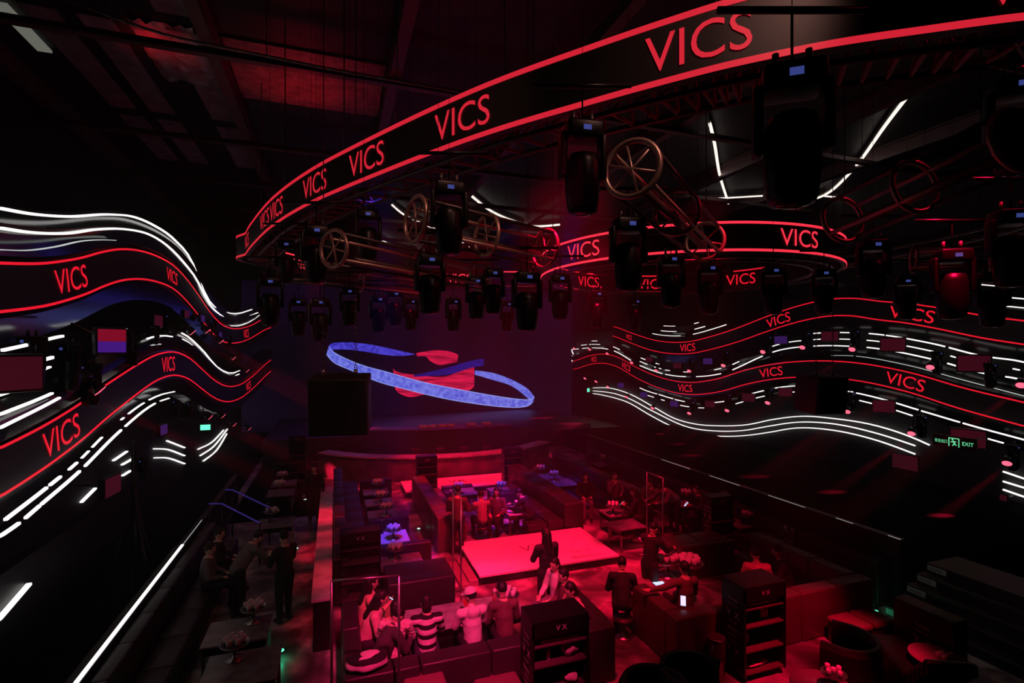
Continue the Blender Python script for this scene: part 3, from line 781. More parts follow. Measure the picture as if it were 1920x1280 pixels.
sofa('long dark sofa, back to the camera, seating the row of people at the bottom', [('back', .12, 4.2, 7.05, 7.38, 0, .86), ('base', .45, 3.45, 7.38, 8.0, 0, .25), ('seat', .45, 3.45, 7.38, 8.0, .25, .45),
      ('back', .12, .40, 7.4, 9.3, 0, .86), ('base', .42, .95, 8.02, 9.3, 0, .25), ('seat', .42, .95, 8.02, 9.3, .25, .45),
      ('back', 4.0, 4.28, 7.4, 8.9, 0, .80), ('seat', 3.5, 3.98, 7.4, 8.9, 0, .45)])
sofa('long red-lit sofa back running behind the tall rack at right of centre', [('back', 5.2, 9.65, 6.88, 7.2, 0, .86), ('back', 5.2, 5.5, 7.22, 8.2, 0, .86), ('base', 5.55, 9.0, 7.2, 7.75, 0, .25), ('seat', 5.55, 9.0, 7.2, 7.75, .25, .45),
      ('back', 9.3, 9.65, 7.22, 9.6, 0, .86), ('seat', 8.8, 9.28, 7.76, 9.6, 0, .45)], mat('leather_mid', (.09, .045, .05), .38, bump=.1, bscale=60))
sofa('long purple-tinged sofa along the left booth behind the stone ledge', [('back', 0.0, .3, 10.95, 19.4, 0, .95), ('base', .3, .82, 11.2, 19.4, 0, .25), ('seat', .3, .82, 11.2, 19.4, .25, .45)])
for i, (x0, x1, y0, y1, lb) in enumerate(((.85, 2.15, 11.75, 12.2, 'between the two brightest blue tables'), (.85, 1.9, 13.7, 14.1, 'behind the purple-lit table'), (.85, 1.9, 17.9, 18.4, 'nearest the curved bar in the left booth'))):
    sofa('short dark bench sofa across the left booth, ' + lb, [('back', x0, x1, y0, y0 + .2, 0, .78), ('seat', x0, x1, y0 + .2, y1 + .2, 0, .45)])
sofa('big dark sofa block facing away, behind the striped jumper', [('back', .95, 2.25, 9.75, 10.1, 0, .82), ('seat', .95, 2.25, 10.1, 10.75, 0, .80)])
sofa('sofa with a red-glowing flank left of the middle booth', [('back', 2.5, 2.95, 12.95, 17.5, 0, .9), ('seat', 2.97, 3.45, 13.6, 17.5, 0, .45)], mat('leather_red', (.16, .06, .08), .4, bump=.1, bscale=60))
sofa('long dark sofa on the right of the middle booth, running to the far rack', [('back', 6.1, 6.7, 13.0, 18.0, 0, .88), ('seat', 5.6, 6.08, 13.0, 17.6, 0, .45), ('seat', 5.0, 5.58, 13.0, 13.5, 0, .42)])
sofa('low dark sofa across the back of the middle booth', [('back', 3.5, 4.6, 17.3, 17.5, 0, .5), ('seat', 3.5, 4.6, 16.85, 17.28, 0, .42)])
sofa('dark sofa block inside the middle booth, behind the blue-lit table', [('back', 4.5, 5.4, 14.9, 15.2, 0, .8), ('seat', 4.5, 5.4, 15.2, 15.6, 0, .45)])
sofa('long dark sofa further right, behind the pair of small blue tables', [('back', 8.6, 9.0, 13.1, 19.6, 0, .9), ('seat', 8.1, 8.58, 13.1, 19.6, 0, .45)])
sofa('dark banquette along the right partition below the thin white line', [('back', 10.35, 10.66, 7.3, 20, 0, .95), ('seat', 9.85, 10.33, 7.3, 20, 0, .45)])
sofa('dark banquette along the left partition below the bright white line', [('back', -3.0, -2.75, 6.2, 14.5, 0, .9), ('seat', -2.73, -2.25, 6.2, 14.5, 0, .45)])
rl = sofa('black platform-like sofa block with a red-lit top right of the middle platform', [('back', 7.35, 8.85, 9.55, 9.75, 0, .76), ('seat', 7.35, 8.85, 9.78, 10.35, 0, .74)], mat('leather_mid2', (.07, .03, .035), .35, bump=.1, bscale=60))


def part_wall(label, x0, x1, y0, y1, z, ledm=None, led=None):
    r = thing('partition_wall', label, 'partition'); box('wall_body', x0, x1, y0, y1, 0, z, black, r)
    if led: box('light_line', *led, ledm, r)
    return r


part_wall('low dark partition on the left, topped by a long bright white light line', -3.2, -3.02, 6.0, 12.7, 1.0, white_led, (-3.08, -3.03, 6.0, 12.7, 1.0, 1.025))
part_wall('dark partition far left carrying a short slanted white strip', -4.62, -4.46, 3, 12.4, 2.0)
part_wall('dark continuation of the left partition with a dim thin line', -3.2, -3.05, 12.75, 19.5, .95, white_dim, (-3.10, -3.09, 12.75, 14.6, .95, .957))
r_ = part_wall('long dark partition on the right, edged by a thin broken white line', 10.68, 10.84, 7.1, 20.5, 1.4)
for ya, yb in ((13.5, 15.0), (11.4, 12.6), (9.3, 10.4), (8.1, 8.5), (7.1, 7.35)): box('light_line', 10.70, 10.715, ya, yb, 1.4, 1.407, mat('white_faint', (.3, .3, .3), .5, em=(.8, .85, .82), es=.35), r_)
ld = thing('stone_ledge', 'long narrow stone ledge glowing red beside the left booth', 'ledge')
box('ledge_top', -.36, -.02, 9.4, 17.0, .86, .9, ledge_m, ld); box('ledge_body', -.33, -.03, 9.42, 17.0, 0, .86, black, ld)
# stairs on the right
stm = mat('stair_dark', (.022, .014, .015), .5, var=.3, bscale=4); lab = mat('stair_label', (.5, .5, .48), .5)
stairs = thing('side_stairs', 'broad dark steps climbing at right, small pale label plates on the risers', 'stairs')
for k_ in range(5):
    x = 10.25 + .30 * k_
    box('step', x, 12.4, 3.6, 7.08, .17 * k_, .17 * (k_ + 1), stm, stairs)
    for yc in (6.9, 4.75):
        if yc == 4.75 and k_ > 1: continue
        pl_ = box('label_plate', x - .012, x - .001, yc - .17, yc + .17, .17 * k_ + .03, .17 * (k_ + 1) - .03, lab, stairs)
        M_ = Matrix.Translation((x - .016, yc, .17 * k_ + .085)) @ Matrix(((0, 0, -1, 0), (-1, 0, 0, 0), (0, 1, 0, 0), (0, 0, 0, 1)))
        flat_text('lettering', '小心台阶', .05, M_, mat('label_print', (.05, .05, .05), .5), pl_)
tr_ = box('side_terrace', 11.8, 18.38, 7.2, 25.3, 0, .85, mat('terrace_shade_black', (.0035, .003, .003), .95, bump=.3, bscale=40, spec=.02)); tag(tr_, 'dark raised seating floor behind the right partition', 'terrace')  # same near-black: the shade is in the colour, pools of light vanish


# ------------------------------------------------------------------ tables, stands, tumblers
def table(label, x0, x1, y0, y1, h=.6, grp=None, m=None):
    r = thing('low_table', label, 'table', ((x0 + x1) / 2, (y0 + y1) / 2, 0), 0, grp); a = (x1 - x0) / 2; b = (y1 - y0) / 2
    box('tabletop', -a, a, -b, b, h - .035, h, m or tabletop, r, .008)
    box('apron', -a + .03, a - .03, -b + .03, b - .03, h - .16, h - .04, blackgloss, r)
    for sx in (-1, 1):
        for sy in (-1, 1): box('leg', sx * (a - .05) - .025, sx * (a - .05) + .025, sy * (b - .05) - .025, sy * (b - .05) + .025, 0, h - .16, steel, r)
    return r


def mk_stand():
    r = thing('glass_stand', '', 'stand')
    lathe('base', [(.11, 0), (.11, .012), (.03, .02), (.02, .05)], steel, r)
    lathe('stem', [(.018, .04), (.018, .13), (.05, .17)], steel, r)
    lathe('tray', [(.03, .165), (.15, .175), (.165, .2), (.155, .2), (.14, .185)], steel, r)
    return r


stand0 = mk_stand(); used = [False]
bm = bmesh.new(); add_lathe(bm, [(.026, 0), (.034, .085), (.030, .085), (.023, .008)], n=10)
tum_me = bm_mesh(bm, True); tum_me.materials.append(glassm)
npk = 0


def cluster(x, y, z, where, n=7, scale=1.0, tall=True):
    global npk
    if not used[0]: s = stand0; used[0] = True
    else: s = dup(stand0)
    s.location = (x, y, z); s.rotation_euler = (0, 0, random.random()); s.scale = (scale,) * 3
    s['label'] = 'small steel stand piled with glasses on ' + where
    for k_ in range(n):
        a = 2 * PI * k_ / max(1, n - 1); rr = 0 if k_ == n - 1 else .095
        o = bpy.data.objects.new('tumbler', tum_me); C.link(o)
        o.location = (x + scale * rr * math.cos(a), y + scale * rr * math.sin(a), z + scale * (.187 + (.0 if k_ < n - 1 else .0))); o.scale = (scale,) * 3
        tag(o, 'small pale tumbler in the cluster on ' + where, 'glass', 'tumblers clustered on ' + where)


def bottle(x, y, z, label, h=.3, m=None):
    r = thing('bottle', label, 'bottle', (x, y, z)); s = h / .3
    lathe('glass_body', [(.035 * s, 0), (.038 * s, .01), (.038 * s, .18 * s), (.014 * s, .22 * s), (.013 * s, .28 * s)], m or mat('bottle_glass', (.03, .015, .01), .12), r, n=12)
    lathe('cap', [(.015 * s, .28 * s), (.015 * s, .3 * s)], mat('gold_cap', (.6, .4, .15), .3, .8), r, n=10)
    return r


mainT = table('long low table with a pale red-striped top in front of the seated row', 1.15, 3.2, 8.35, 9.15, .6, None, mat('table_pale', (.40, .40, .38), .25, var=.3, bscale=6))
box('red_runner', .05, .22, -.41, .41, .6, .604, mat('runner', (.5, .02, .05), .5), mainT)
tb = thing('light_baton', 'upright white-topped tube standing on the long table beside the capped person', 'tube', (2.63, 8.45, .6))
lathe('tube_body', [(.035, 0), (.035, .40)], mat('tube_dark', (.25, .05, .07), .4), tb); lathe('tube_tip', [(.035, .40), (.034, .45), (.012, .475)], mat('tube_tip', (.8, .7, .7), .4), tb)
cluster(2.92, 8.6, .6, 'the long table by the near black rack', 7, 1.3)
p = at(1290, 1085, .6)
hx = thing('hexagonal_table', 'red-lit low table holding two bunches of tumblers and a bright phone', 'table', (6.15, 8.75, 0))
lathe('tabletop', [(.72, .56), (.75, .57), (.75, .60)], mat('table_red', (.35, .22, .24), .2, var=.3, bscale=5), hx, n=6, smooth=False); lathe('pedestal', [(.35, 0), (.3, .05), (.2, .1), (.2, .5), (.6, .56)], blackgloss, hx, n=6, smooth=False)
p1 = at(1252, 1080, .6); p2 = at(1292, 1085, .6)
for q, nm in ((p1, 'the red-lit six-sided table, left bunch'), (p2, 'the red-lit six-sided table, right bunch')): cluster(q.x, q.y, .6, nm, 9, 1.7)
bq = at(1278, 1095, .6); bottle(bq.x, bq.y, .6, 'dark bottle between the two tumbler bunches on the six-sided table', .36)
TB = [((.95, 1.75, 12.55, 13.35), 'brightly blue-lit table in the left booth', 738, 1000, 'the bright blue-lit table'),
      ((.95, 1.85, 10.95, 11.7), 'blue-lit table in the left booth nearest the dark sofa block', 741, 1036, 'the blue-lit table nearest the sofa block'),
      ((.9, 1.7, 14.3, 15.1), 'dim table third from the front in the left booth', 725, 955, 'the third table of the left booth'),
      ((.9, 1.7, 15.6, 16.3), 'dim table fourth from the front in the left booth', 714, 932, 'the fourth table of the left booth'),
      ((.9, 1.7, 16.8, 17.5), 'dim table at the far end of the left booth', 708, 906, 'the farthest table of the left booth'),
      ((3.7, 4.5, 15.9, 16.7), 'blue table at the back left of the middle booth', 858, 915, 'the back left table of the middle booth'),
      ((4.8, 5.5, 16.2, 17.1), 'blue table at the back right of the middle booth', 940, 912, 'the back right table of the middle booth'),
      ((4.6, 5.2, 13.9, 14.7), 'bright blue table beside the leaning person in black', 984, 948, 'the bright blue table of the middle booth'),
      ((7.0, 7.8, 16.6, 17.5), 'small blue table behind the long dark sofa, farther one', 1014, 878, 'the farther blue table behind the sofa'),
      ((7.0, 7.9, 15.2, 16.1), 'small blue table behind the long dark sofa, nearer one', 1039, 890, 'the nearer blue table behind the sofa'),
      ((7.4, 8.1, 12.9, 13.6), 'dark table with pink tumblers between the seated pair at right', 1147, 955, 'the dark table by the seated pair'),
      ((6.9, 7.7, 11.4, 12.1), 'dark table with spread cables in front of the worker', 0, 0, ''),
      ((9.0, 9.7, 12.3, 13.0), 'dark table at the foot of the right partition, farthest of three', 1287, 925, 'the farthest table by the right partition'),
      ((9.1, 9.75, 10.8, 11.5), 'dark table behind the tall rack beside the right partition', 1415, 972, 'the dark table behind the tall rack'),
      ((9.15, 9.8, 9.4, 10.1), 'dark table at the foot of the right partition, nearest of three', 1497, 1002, 'the nearest table by the right partition'),
      ((-1.95, -1.0, 8.75, 9.55), 'dark glossy table at lower left with a row of glasses', 476, 1150, 'the dark glossy table at lower left'),
      ((-1.75, -.75, 6.9, 7.8), 'dark glossy table at bottom left reflecting a green light', 440, 1222, 'the bottom left glossy table'),
      ((-1.9, -1.0, 13.6, 14.4), 'blue-tinged dark table in the left aisle', 510, 962, 'the blue-tinged table in the left aisle'),
      ((-2.0, -1.2, 17.0, 17.8), 'dim table far down the left aisle', 524, 908, 'the dim far table in the left aisle'),
      ((-2.0, -1.2, 18.9, 19.7), 'dim table farthest down the left aisle', 530, 890, 'the farthest table in the left aisle'),
      ((9.3, 10.0, 17.5, 18.2), 'dim table far back near the right partition', 1135, 855, 'the dim far table near the right partition')]
for (x0, x1, y0, y1), lb, cx, cy, wh in TB:
    if cx and cy:
        q = at(cx, cy + 10, .62); xc = (x0 + x1) / 2; yc = (y0 + y1) / 2; dx = q.x - xc; dy = q.y - yc
        dx = max(-1.2, min(1.2, dx)); dy = max(-1.2, min(1.2, dy))
        if abs(dx) > .3: x0 += dx - math.copysign(.25, dx); x1 += dx - math.copysign(.25, dx)
        if abs(dy) > .3: y0 += dy - math.copysign(.25, dy); y1 += dy - math.copysign(.25, dy)
        xc = min(max(q.x, x0 + .2), x1 - .2); yc = min(max(q.y, y0 + .2), y1 - .2)
    table(lb, x0, x1, y0, y1, .6, None, mat('table_painted_sheen', (.6, .58, .62), .3, var=.4, bscale=3) if 'bright' in lb else None)  # paler top on the bright tables stands in for reflected blue screens
    if cx: cluster(xc, yc, .6, wh, 7, 1.25)
bottle(1.15, 13.15, .6, 'dark bottle on the bright blue-lit table', .34)
bottle(3.9, 16.4, .6, 'dark bottle on the back left table of the middle booth', .34)

t = thing('control_desk', 'dim reddish sloping control desk at the far left edge below the balcony', 'desk', (0, 0, 0))
box('desk_body', -4.42, -3.8, 4.9, 6.6, 0, 2.05, black, t, .02); mdk = mat('desk_red', (.30, .12, .13), .5)
box('sloped_panel', -.3, .3, -.8, .8, 0, .04, mdk, t, .01, M=Matrix.Translation((-4.1, 5.75, 2.15)) @ Matrix.Rotation(.3, 4, 'Y'))
box('keypad', -.12, .12, -.2, .2, .04, .06, blackgloss, t, .005, M=Matrix.Translation((-4.1, 6.2, 2.15)) @ Matrix.Rotation(.3, 4, 'Y'))
# ------------------------------------------------------------------ racks
def rack(label, x0, x1, y0, y1, h=1.5, items=True, side=True):
    r = thing('display_rack', label, 'rack', ((x0 + x1) / 2, (y0 + y1) / 2, 0)); a = (x1 - x0) / 2; b = (y1 - y0) / 2
    box('top_panel', -a, a, -b, b, h - .05, h, black, r, .008)
    box('header', -a, a, -b, -b + .03, h - .24, h - .05, black, r)
    box('side_panel', -a, -a + .025, -b, b, .1, h - .05, black, r); box('side_panel', a - .025, a, -b, b, .1, h - .05, black, r)
    box('back_panel', -a + .03, a - .03, b - .02, b, .1, h - .05, blackgloss, r)
    for z in (.12, .46, .84, 1.12):
        if z < h - .2: box('shelf', -a + .026, a - .026, -b + .02, b - .02, z, z + .02, mat('rack_shelf', (.10, .06, .06), .3), r)
    for sx in (-1, 1):
        for sy in (-1, 1):
            bm = bmesh.new(); add_torus(bm, (sx * (a - .06), sy * (b - .06), .045), (1, 0, 0), .03, .014, 12, 6); link('caster', bm_mesh(bm, True), black, r)
            tubes('caster_stem', [((sx * (a - .06), sy * (b - .06), .06), (sx * (a - .06), sy * (b - .06), .12), .012)], steel, r, 8)
    M_ = Matrix.Translation((0, -b - .004, h - .13)) @ Matrix.Rotation(PI / 2, 4, 'X')
    flat_text('lettering', 'V X', .07, M_, printm, r)
    if side:
        MS = Matrix(((0, 0, -1, -a - .004), (-1, 0, 0, 0), (0, 1, 0, 0), (0, 0, 0, 1)))
        z = h - .22
        for s_, c_ in (('The Best', .045), ('Party Town', .045), ('V  X', .11), ('City Of', .05), ('Bacchus', .05), ('A C E', .045), ('Party Town', .045), ('V  X', .11), ('City Of', .05), ('Bacchus', .05)):
            z -= c_ * .5 + .035
            if z < .2: break
            flat_text('lettering', s_, c_, Matrix.Translation((0, 0, z)) @ MS, mat('rack_print', (.85, .75, .75), .6), r, .9)
            z -= c_ * .5 + .02
    return r


rack('near tall black trolley rack behind the bottom sofa, a pinkish bundle on its lower shelf', 2.55, 3.4, 6.45, 6.93)
rack('tall black trolley rack on the red floor right of centre, white print down its side', 6.02, 6.85, 6.3, 6.8)
rack('black rack standing behind the black block beside the right partition', 8.92, 9.6, 10.42, 10.75)
rack('dark rack at the near end of the left booth, beside the stone ledge', .12, .92, 10.82, 10.93 + .25)
rack('small far rack in front of the curved bar, left one', 2.72, 3.42, 17.7, 18.05)
rack('small far rack in front of the curved bar, right one', 6.02, 6.72, 18.1, 18.45)
rk = rack('low wide rack at lower right with a strip of green on its top', 8.95, 9.25, 5.15, 6.05, 1.02)
box('green_mat', -.11, .11, -.44, -.1, 1.021, 1.027, mat('green_mat', (.10, .30, .04), .6), rk)
rack('very dim rack beyond the left aisle', -1.6, -1.0, 21.2, 21.5, 1.9)
# things on racks
bun = mat('bundle_pale', (.75, .55, .55), .6, bump=.5, bscale=12)


def blob(name, label, cat, loc, sx, sy, sz, m, seed=0):
    bm = bmesh.new(); bmesh.ops.create_icosphere(bm, subdivisions=3, radius=1.0)
    for v in bm.verts:
        n_ = noise.noise(v.co * 1.7 + Vector((seed, 0, 0))); v.co *= 1 + .25 * n_; v.co = Vector((v.co.x * sx, v.co.y * sy, v.co.z * sz))
    z0 = min(v.co.z for v in bm.verts)
    for v in bm.verts: v.co.z -= z0
    o = link(name, bm_mesh(bm, True), m); o.location = loc; return tag(o, label, cat)


blob('cloth_bundle', 'crumpled pale cloth bundle glowing red on the near rack', 'cloth', (3.18, 6.62, .86), .13, .1, .12, bun, 1)
blob('cloth_bundle', 'small crumpled pale cloth on the bottom shelf of the near rack', 'cloth', (3.2, 6.62, .48), .1, .09, .07, bun, 5)
blob('cloth_bundle', 'folded red-lit cloth on the bottom shelf of the printed rack', 'cloth', (6.4, 6.55, .14), .3, .15, .04, bun, 9)
bottle(2.85, 6.62, .86, 'pale carafe on the middle shelf of the near rack', .22, glassm)
for k_, x in enumerate((6.55, 6.6, 6.65)): bottle(x, 6.5, .48 if False else .86, 'slim bottle in the row of three on the printed rack', .2, glassm)['group'] = 'slim bottles on the printed rack'
bottle(6.3, 6.55, .48, 'squat bottle low on the printed rack', .22, glassm)
o = box('acrylic_tray', 2.7, 3.3, 6.52, 6.8, 1.141, 1.2, mat('acrylic', (.3, .1, .12), .1), None, .005); tag(o, 'clear shallow tray on the upper shelf of the near rack', 'tray')
o = box('acrylic_tray', 6.15, 6.75, 6.38, 6.7, 1.141, 1.2, mat('acrylic', (.3, .1, .12), .1), None, .005); tag(o, 'clear shallow tray on the upper shelf of the printed rack', 'tray')

# ------------------------------------------------------------------ loose furniture
def pouf(label, x0, x1, y0, y1, z=.45, m=None):
    r = thing('cube_stool', label, 'stool', ((x0 + x1) / 2, (y0 + y1) / 2, 0)); a = (x1 - x0) / 2; b = (y1 - y0) / 2
    box('base', -a + .02, a - .02, -b + .02, b - .02, 0, z - .12, m or leather, r, .02); box('cushion', -a, a, -b, b, z - .12, z, m or leather_r, r, .05, 4)
    return r


pouf('red-topped cube stool against the long sofa back, left of a pair', 8.32, 8.82, 6.28, 6.8)
pouf('red-topped cube stool against the long sofa back, right of a pair', 8.86, 9.36, 6.28, 6.8)
a0 = at(785, 1232, .72)
pouf('oxblood cube armchair at the bottom edge behind the striped jumper', a0.x - .28, a0.x + .28, a0.y - .68, a0.y - .12, .72, leather_r)
a0 = at(930, 1262, .5)
pouf('dim oxblood seat at the bottom edge left of the near rack', a0.x - .35, a0.x + .3, a0.y - .45, a0.y + .1, .5, leather_r)


leather_k = mat('leather_dark', (.012, .009, .010), .4, bump=.1, bscale=60)


def armchair(label, x, y, rz):
    r = thing('tub_armchair', label, 'armchair', (x, y, 0), rz)
    box('seat_cushion', -.33, .33, -.33, .3, .12, .44, leather_k, r, .05, 4)
    pp = [Vector((.42 * math.cos(t), .42 * math.sin(t), 0)) for t in [PI * (1.02 + k_ / 16 * .96) for k_ in range(17)]]
    pp = [Vector((-.40, .25, 0))] + pp + [Vector((.40, .25, 0))]
    T_, N_, U_ = frame(pp, False, True)
    link('backrest', sweep(pp, N_, U_, [(-.06, .1), (.06, .1), (.07, .7), (.03, .78), (-.03, .78), (-.07, .7)]), leather_k, r)
    for sx in (-1, 1):
        for sy in (-1, 1): tubes('leg', [((sx * .25, sy * .25, 0), (sx * .25, sy * .25, .13), .02)], steel, r, 8)
    return r


a0 = at(1585, 1225, .5); armchair('black tub armchair in the lower right with a red-glinting arm', a0.x, a0.y, .5)
a0 = at(1300, 1290, .5); armchair('dark rounded chair cut by the bottom edge beside the printed rack', a0.x, a0.y, -2.6)
a0 = at(1230, 1320, .5); armchair('dark rounded chair at the very bottom left of the printed rack', a0.x, a0.y, 2.8)
a0 = at(1760, 1232, .55); t = thing('round_table', 'round red-lit table seen through the low wide rack', 'table', (a0.x, a0.y, 0))
lathe('tabletop', [(.36, .53), (.38, .55), (.37, .565)], mat('table_red2', (.45, .3, .32), .25), t, n=28); lathe('pedestal', [(.2, 0), (.18, .03), (.03, .06), (.03, .53)], steel, t)
for k_ in range(5):
    o = bpy.data.objects.new('tumbler', tum_me); C.link(o); o.location = (a0.x - .05 + .08 * (k_ % 3), a0.y - .1 + .08 * (k_ // 3), .566); tag(o, 'small glass standing on the round table seen through the rack', 'glass', 'glasses on the round table at lower right')
a0 = at(1545, 1290, .55); t = thing('round_table', 'round pale-topped table cut by the bottom edge', 'table', (a0.x, a0.y, 0))
lathe('tabletop', [(.4, .53), (.42, .55), (.41, .565)], mat('table_dim', (.22, .16, .17), .2), t, n=28); lathe('pedestal', [(.2, 0), (.18, .03), (.03, .06), (.03, .53)], steel, t)
cluster(a0.x + .12, a0.y - .05, .565, 'the round table at the bottom edge', 5, 1.0)
a0 = at(1720, 1262, .3); t = thing('recliner', 'long black ribbed lounge chair at the bottom right', 'chair', (a0.x, a0.y, 0), 1.1)
box('seat_cushion', -.3, .9, -.32, .32, .15, .42, leather_k, t, .06, 4)
for k_ in range(5): box('back_roll', -.36 - .1 * k_, -.24 - .1 * k_, -.33, .33, .3 + .1 * k_, .5 + .1 * k_, leather_k, t, .05, 3)
box('base', -.25, .85, -.25, .25, 0, .15, black, t)
a0 = at(1350, 1250, 0); t = thing('ice_bucket_stand', 'shiny dark cylindrical bin left of the printed rack', 'bin', (a0.x - .15, a0.y - .1, 0))
lathe('bin_body', [(.12, 0), (.13, .02), (.13, .55)], mat('bin_gloss', (.06, .03, .03), .1, .5), t, n=24); lathe('rim', [(.135, .55), (.14, .56), (.135, .575), (.12, .575)], mat('bin_rim', (.5, .4, .4), .15, .9), t, n=24)


def portal(label, A, Bp, h=2.2):
    t = thing('metal_frame', label, 'frame', (A[0], A[1], 0)); v = Vector((Bp[0] - A[0], Bp[1] - A[1], 0)); r = .017
    tubes('post', [((0, 0, 0), (0, 0, h), r)], steel, t); tubes('post', [((v.x, v.y, 0), (v.x, v.y, h), r)], steel, t)
    tubes('top_bar', [((0, 0, h), (v.x, v.y, h), r)], steel, t)
    u = v.normalized(); n_ = Vector((-u.y, u.x, 0))
    for c_ in (Vector((0, 0, 0)), v): tubes('foot', [(c_ - n_ * .25 + Vector((0, 0, .02)), c_ + n_ * .25 + Vector((0, 0, .02)), .02)], steel, t)
    return t


portal('thin metal frame in front of the seated people at bottom left', (-.02, 6.85), (.80, 6.72), 2.28)
portal('narrow metal frame at the left corner of the middle platform', (2.42, 10.78), (2.46, 10.2))
portal('narrow metal frame beside the black block right of the middle platform', (7.5, 11.12), (7.5, 10.45), 2.1)
t = thing('easel', 'dark tripod-like stand rising behind the left partition', 'stand', (-3.9, 12.6, 0))
pt = atd(372, 880, 11.3)
tubes('mast', [((0, 0, 0), (0, 0, 3.3), .05)], black, t)
for dx_, dy_ in ((.5, -.6), (-.5, -.4), (.2, .7)): tubes('leg', [((0, 0, 2.2), (dx_, dy_, 0), .03)], black, t)


def arcade_rail(label, pts):
    t = thing('blue_handrail', label, 'handrail')
    tubes('rail', [(a, b, .018) for a, b in zip(pts, pts[1:])], mat('rail_blue', (.05, .04, .2), .4, em=lin(38, 26, 88), es=1.0), t, 8)
    for p in pts: tubes('post', [((p.x, p.y, 0), p, .02)], black, t, 8)


arcade_rail('faint blue handrail in the left aisle, upper one', [at(422, 918, 1.3), at(436, 918, 1.3), at(505, 951, 1.0)])
arcade_rail('faint blue handrail in the left aisle, lower one', [at(392, 944, 1.3), at(416, 944, 1.3), at(487, 980, 1.0)])


def marker(x, y, z, m, label, s=.035):
    p = at(x, y, z); t = thing('floor_light', label, 'floor light', (p.x, p.y, z))
    lathe('housing', [(s * 1.5, 0), (s * 1.4, .012), (s * 1.0, .016)], black, t, n=12); lathe('lens', [(s, .0165), (s * .8, .03), (s * .3, .036)], m, t, n=12)


for x, y, m_, lb, s in ((526, 1221, green, 'bright green floor light at bottom left', .06), (557, 1029, pale, 'small pale floor light near the standing man', .035), (572, 937, pale, 'small pale floor light in the left aisle', .05), (578, 857, pale, 'small pale floor light far down the left aisle', .05),
                        (785, 992, pale, 'small pale floor light in the gap by the red-flanked sofa', .05), (1005, 850, pale, 'tiny pale floor light right of the far racks', .05), (1643, 1147, green, 'small green floor light by the right-hand stairs', .035), (422, 916, pale, 'tiny pale light at the top of the blue handrail', .03)):
    marker(x, y, .001, m_, lb, s)
gl = bpy.data.lights.new('green_lamp', 'POINT'); gl.energy = .8; gl.color = (.05, 1, .45); gl.shadow_soft_size = .03
q = at(526, 1221, .12); o = bpy.data.objects.new('green_lamp', gl); C.link(o); o.location = q
gl2 = gl.copy(); gl2.energy = .5; o = bpy.data.objects.new('green_lamp', gl2); C.link(o); q = at(1643, 1147, .1); o.location = q

# exit sign
t = thing('exit_sign', 'green lit emergency exit sign on the right wall reading EXIT', 'sign')
ec = atd(1790, 829, dd(1790) - 1.6)
M_ = Matrix.Translation(ec) @ Matrix.Rotation(-PI / 2 + .0, 4, 'Z')
box('sign_body', -.52, .52, -.03, .03, -.17, .17, mat('sign_body', (.10, .03, .03), .5), t, M=M_)
eg = mat('exit_green', (0, .1, .05), .5, em=lin(110, 235, 170), es=1.0)
F_ = M_ @ Matrix.Translation((0, -.034, 0)) @ Matrix.Rotation(PI / 2, 4, 'X')
tubes('bracket', [(ec, ec + Vector((2.4, 0, .1)), .015)], black, t, 6)
flat_text('lettering', 'EXIT', .10, F_ @ Matrix.Translation((.33, 0, 0)), eg, t, .9); flat_text('lettering', '安全出口', .10, F_ @ Matrix.Translation((-.32, 0, 0)), eg, t, .75)
bm = bmesh.new()
for b5 in ((-.13, .13, .10, .12), (-.13, -.11, -.12, .10), (.11, .13, -.12, .10)):
    add_box(bm, b5[0], b5[1], b5[2], b5[3], 0, .004)
link('door_symbol', bm_mesh(bm), eg, t).matrix_world = F_
bm = bmesh.new()
for a, b, r0 in (((-.02, .03), (.02, -.03), .018), ((.02, -.03), (.06, -.08), .012), ((.02, -.03), (-.03, -.09), .012), ((-.02, .03), (.05, .02), .01), ((-.02, .03), (-.07, .0), .01)):
    add_tube(bm, (a[0], a[1], .004), (b[0], b[1], .004), r0, n=6)
bmesh.ops.create_uvsphere(bm, u_segments=10, v_segments=6, radius=.022, matrix=Matrix.Translation((-.03, .075, .004)))
link('running_figure', bm_mesh(bm), eg, t).matrix_world = F_
for x, y, d, lb in ((385, 801, 11.0, 'small green exit light glimpsed under the left balcony'), (1106, 731, 39, 'tiny green exit light at the far right end of the balconies')):
    p = atd(x, y, d); t = thing('exit_light', lb, 'sign', p)
    s = .09 if d < 20 else .22
    box('lit_face', -s, s, -.02, .02, -s * .6, s * .6, green, t); box('housing', -s * 1.15, s * 1.15, .02, .06, -s * .8, s * .8, black, t); tubes('bracket', [((0, .04, s * .7), (-.6 if d < 20 else .3, .3, s * 2), .01)], black, t, 6)
for x, y, w_, h_, lb in ((1697, 866, 36, 26, 'pale blank panel under the right wall light lines'), (1882, 933, 8, 10, 'small framed square panel at the right edge')):
    p = at(x, y, 0) if False else atd(x, y, dd(x) - .15); k_ = p.x; s_ = w_ / 960 * dd(x) * .6
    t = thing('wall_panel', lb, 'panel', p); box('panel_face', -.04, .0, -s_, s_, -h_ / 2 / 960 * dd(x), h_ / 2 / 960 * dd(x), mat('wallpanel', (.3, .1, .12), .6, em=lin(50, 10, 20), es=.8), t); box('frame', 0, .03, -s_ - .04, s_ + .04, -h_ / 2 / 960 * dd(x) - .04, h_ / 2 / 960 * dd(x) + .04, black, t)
    tubes('bracket', [((0, 0, 0), (.5, 0, 0), .03)], black, t, 6)
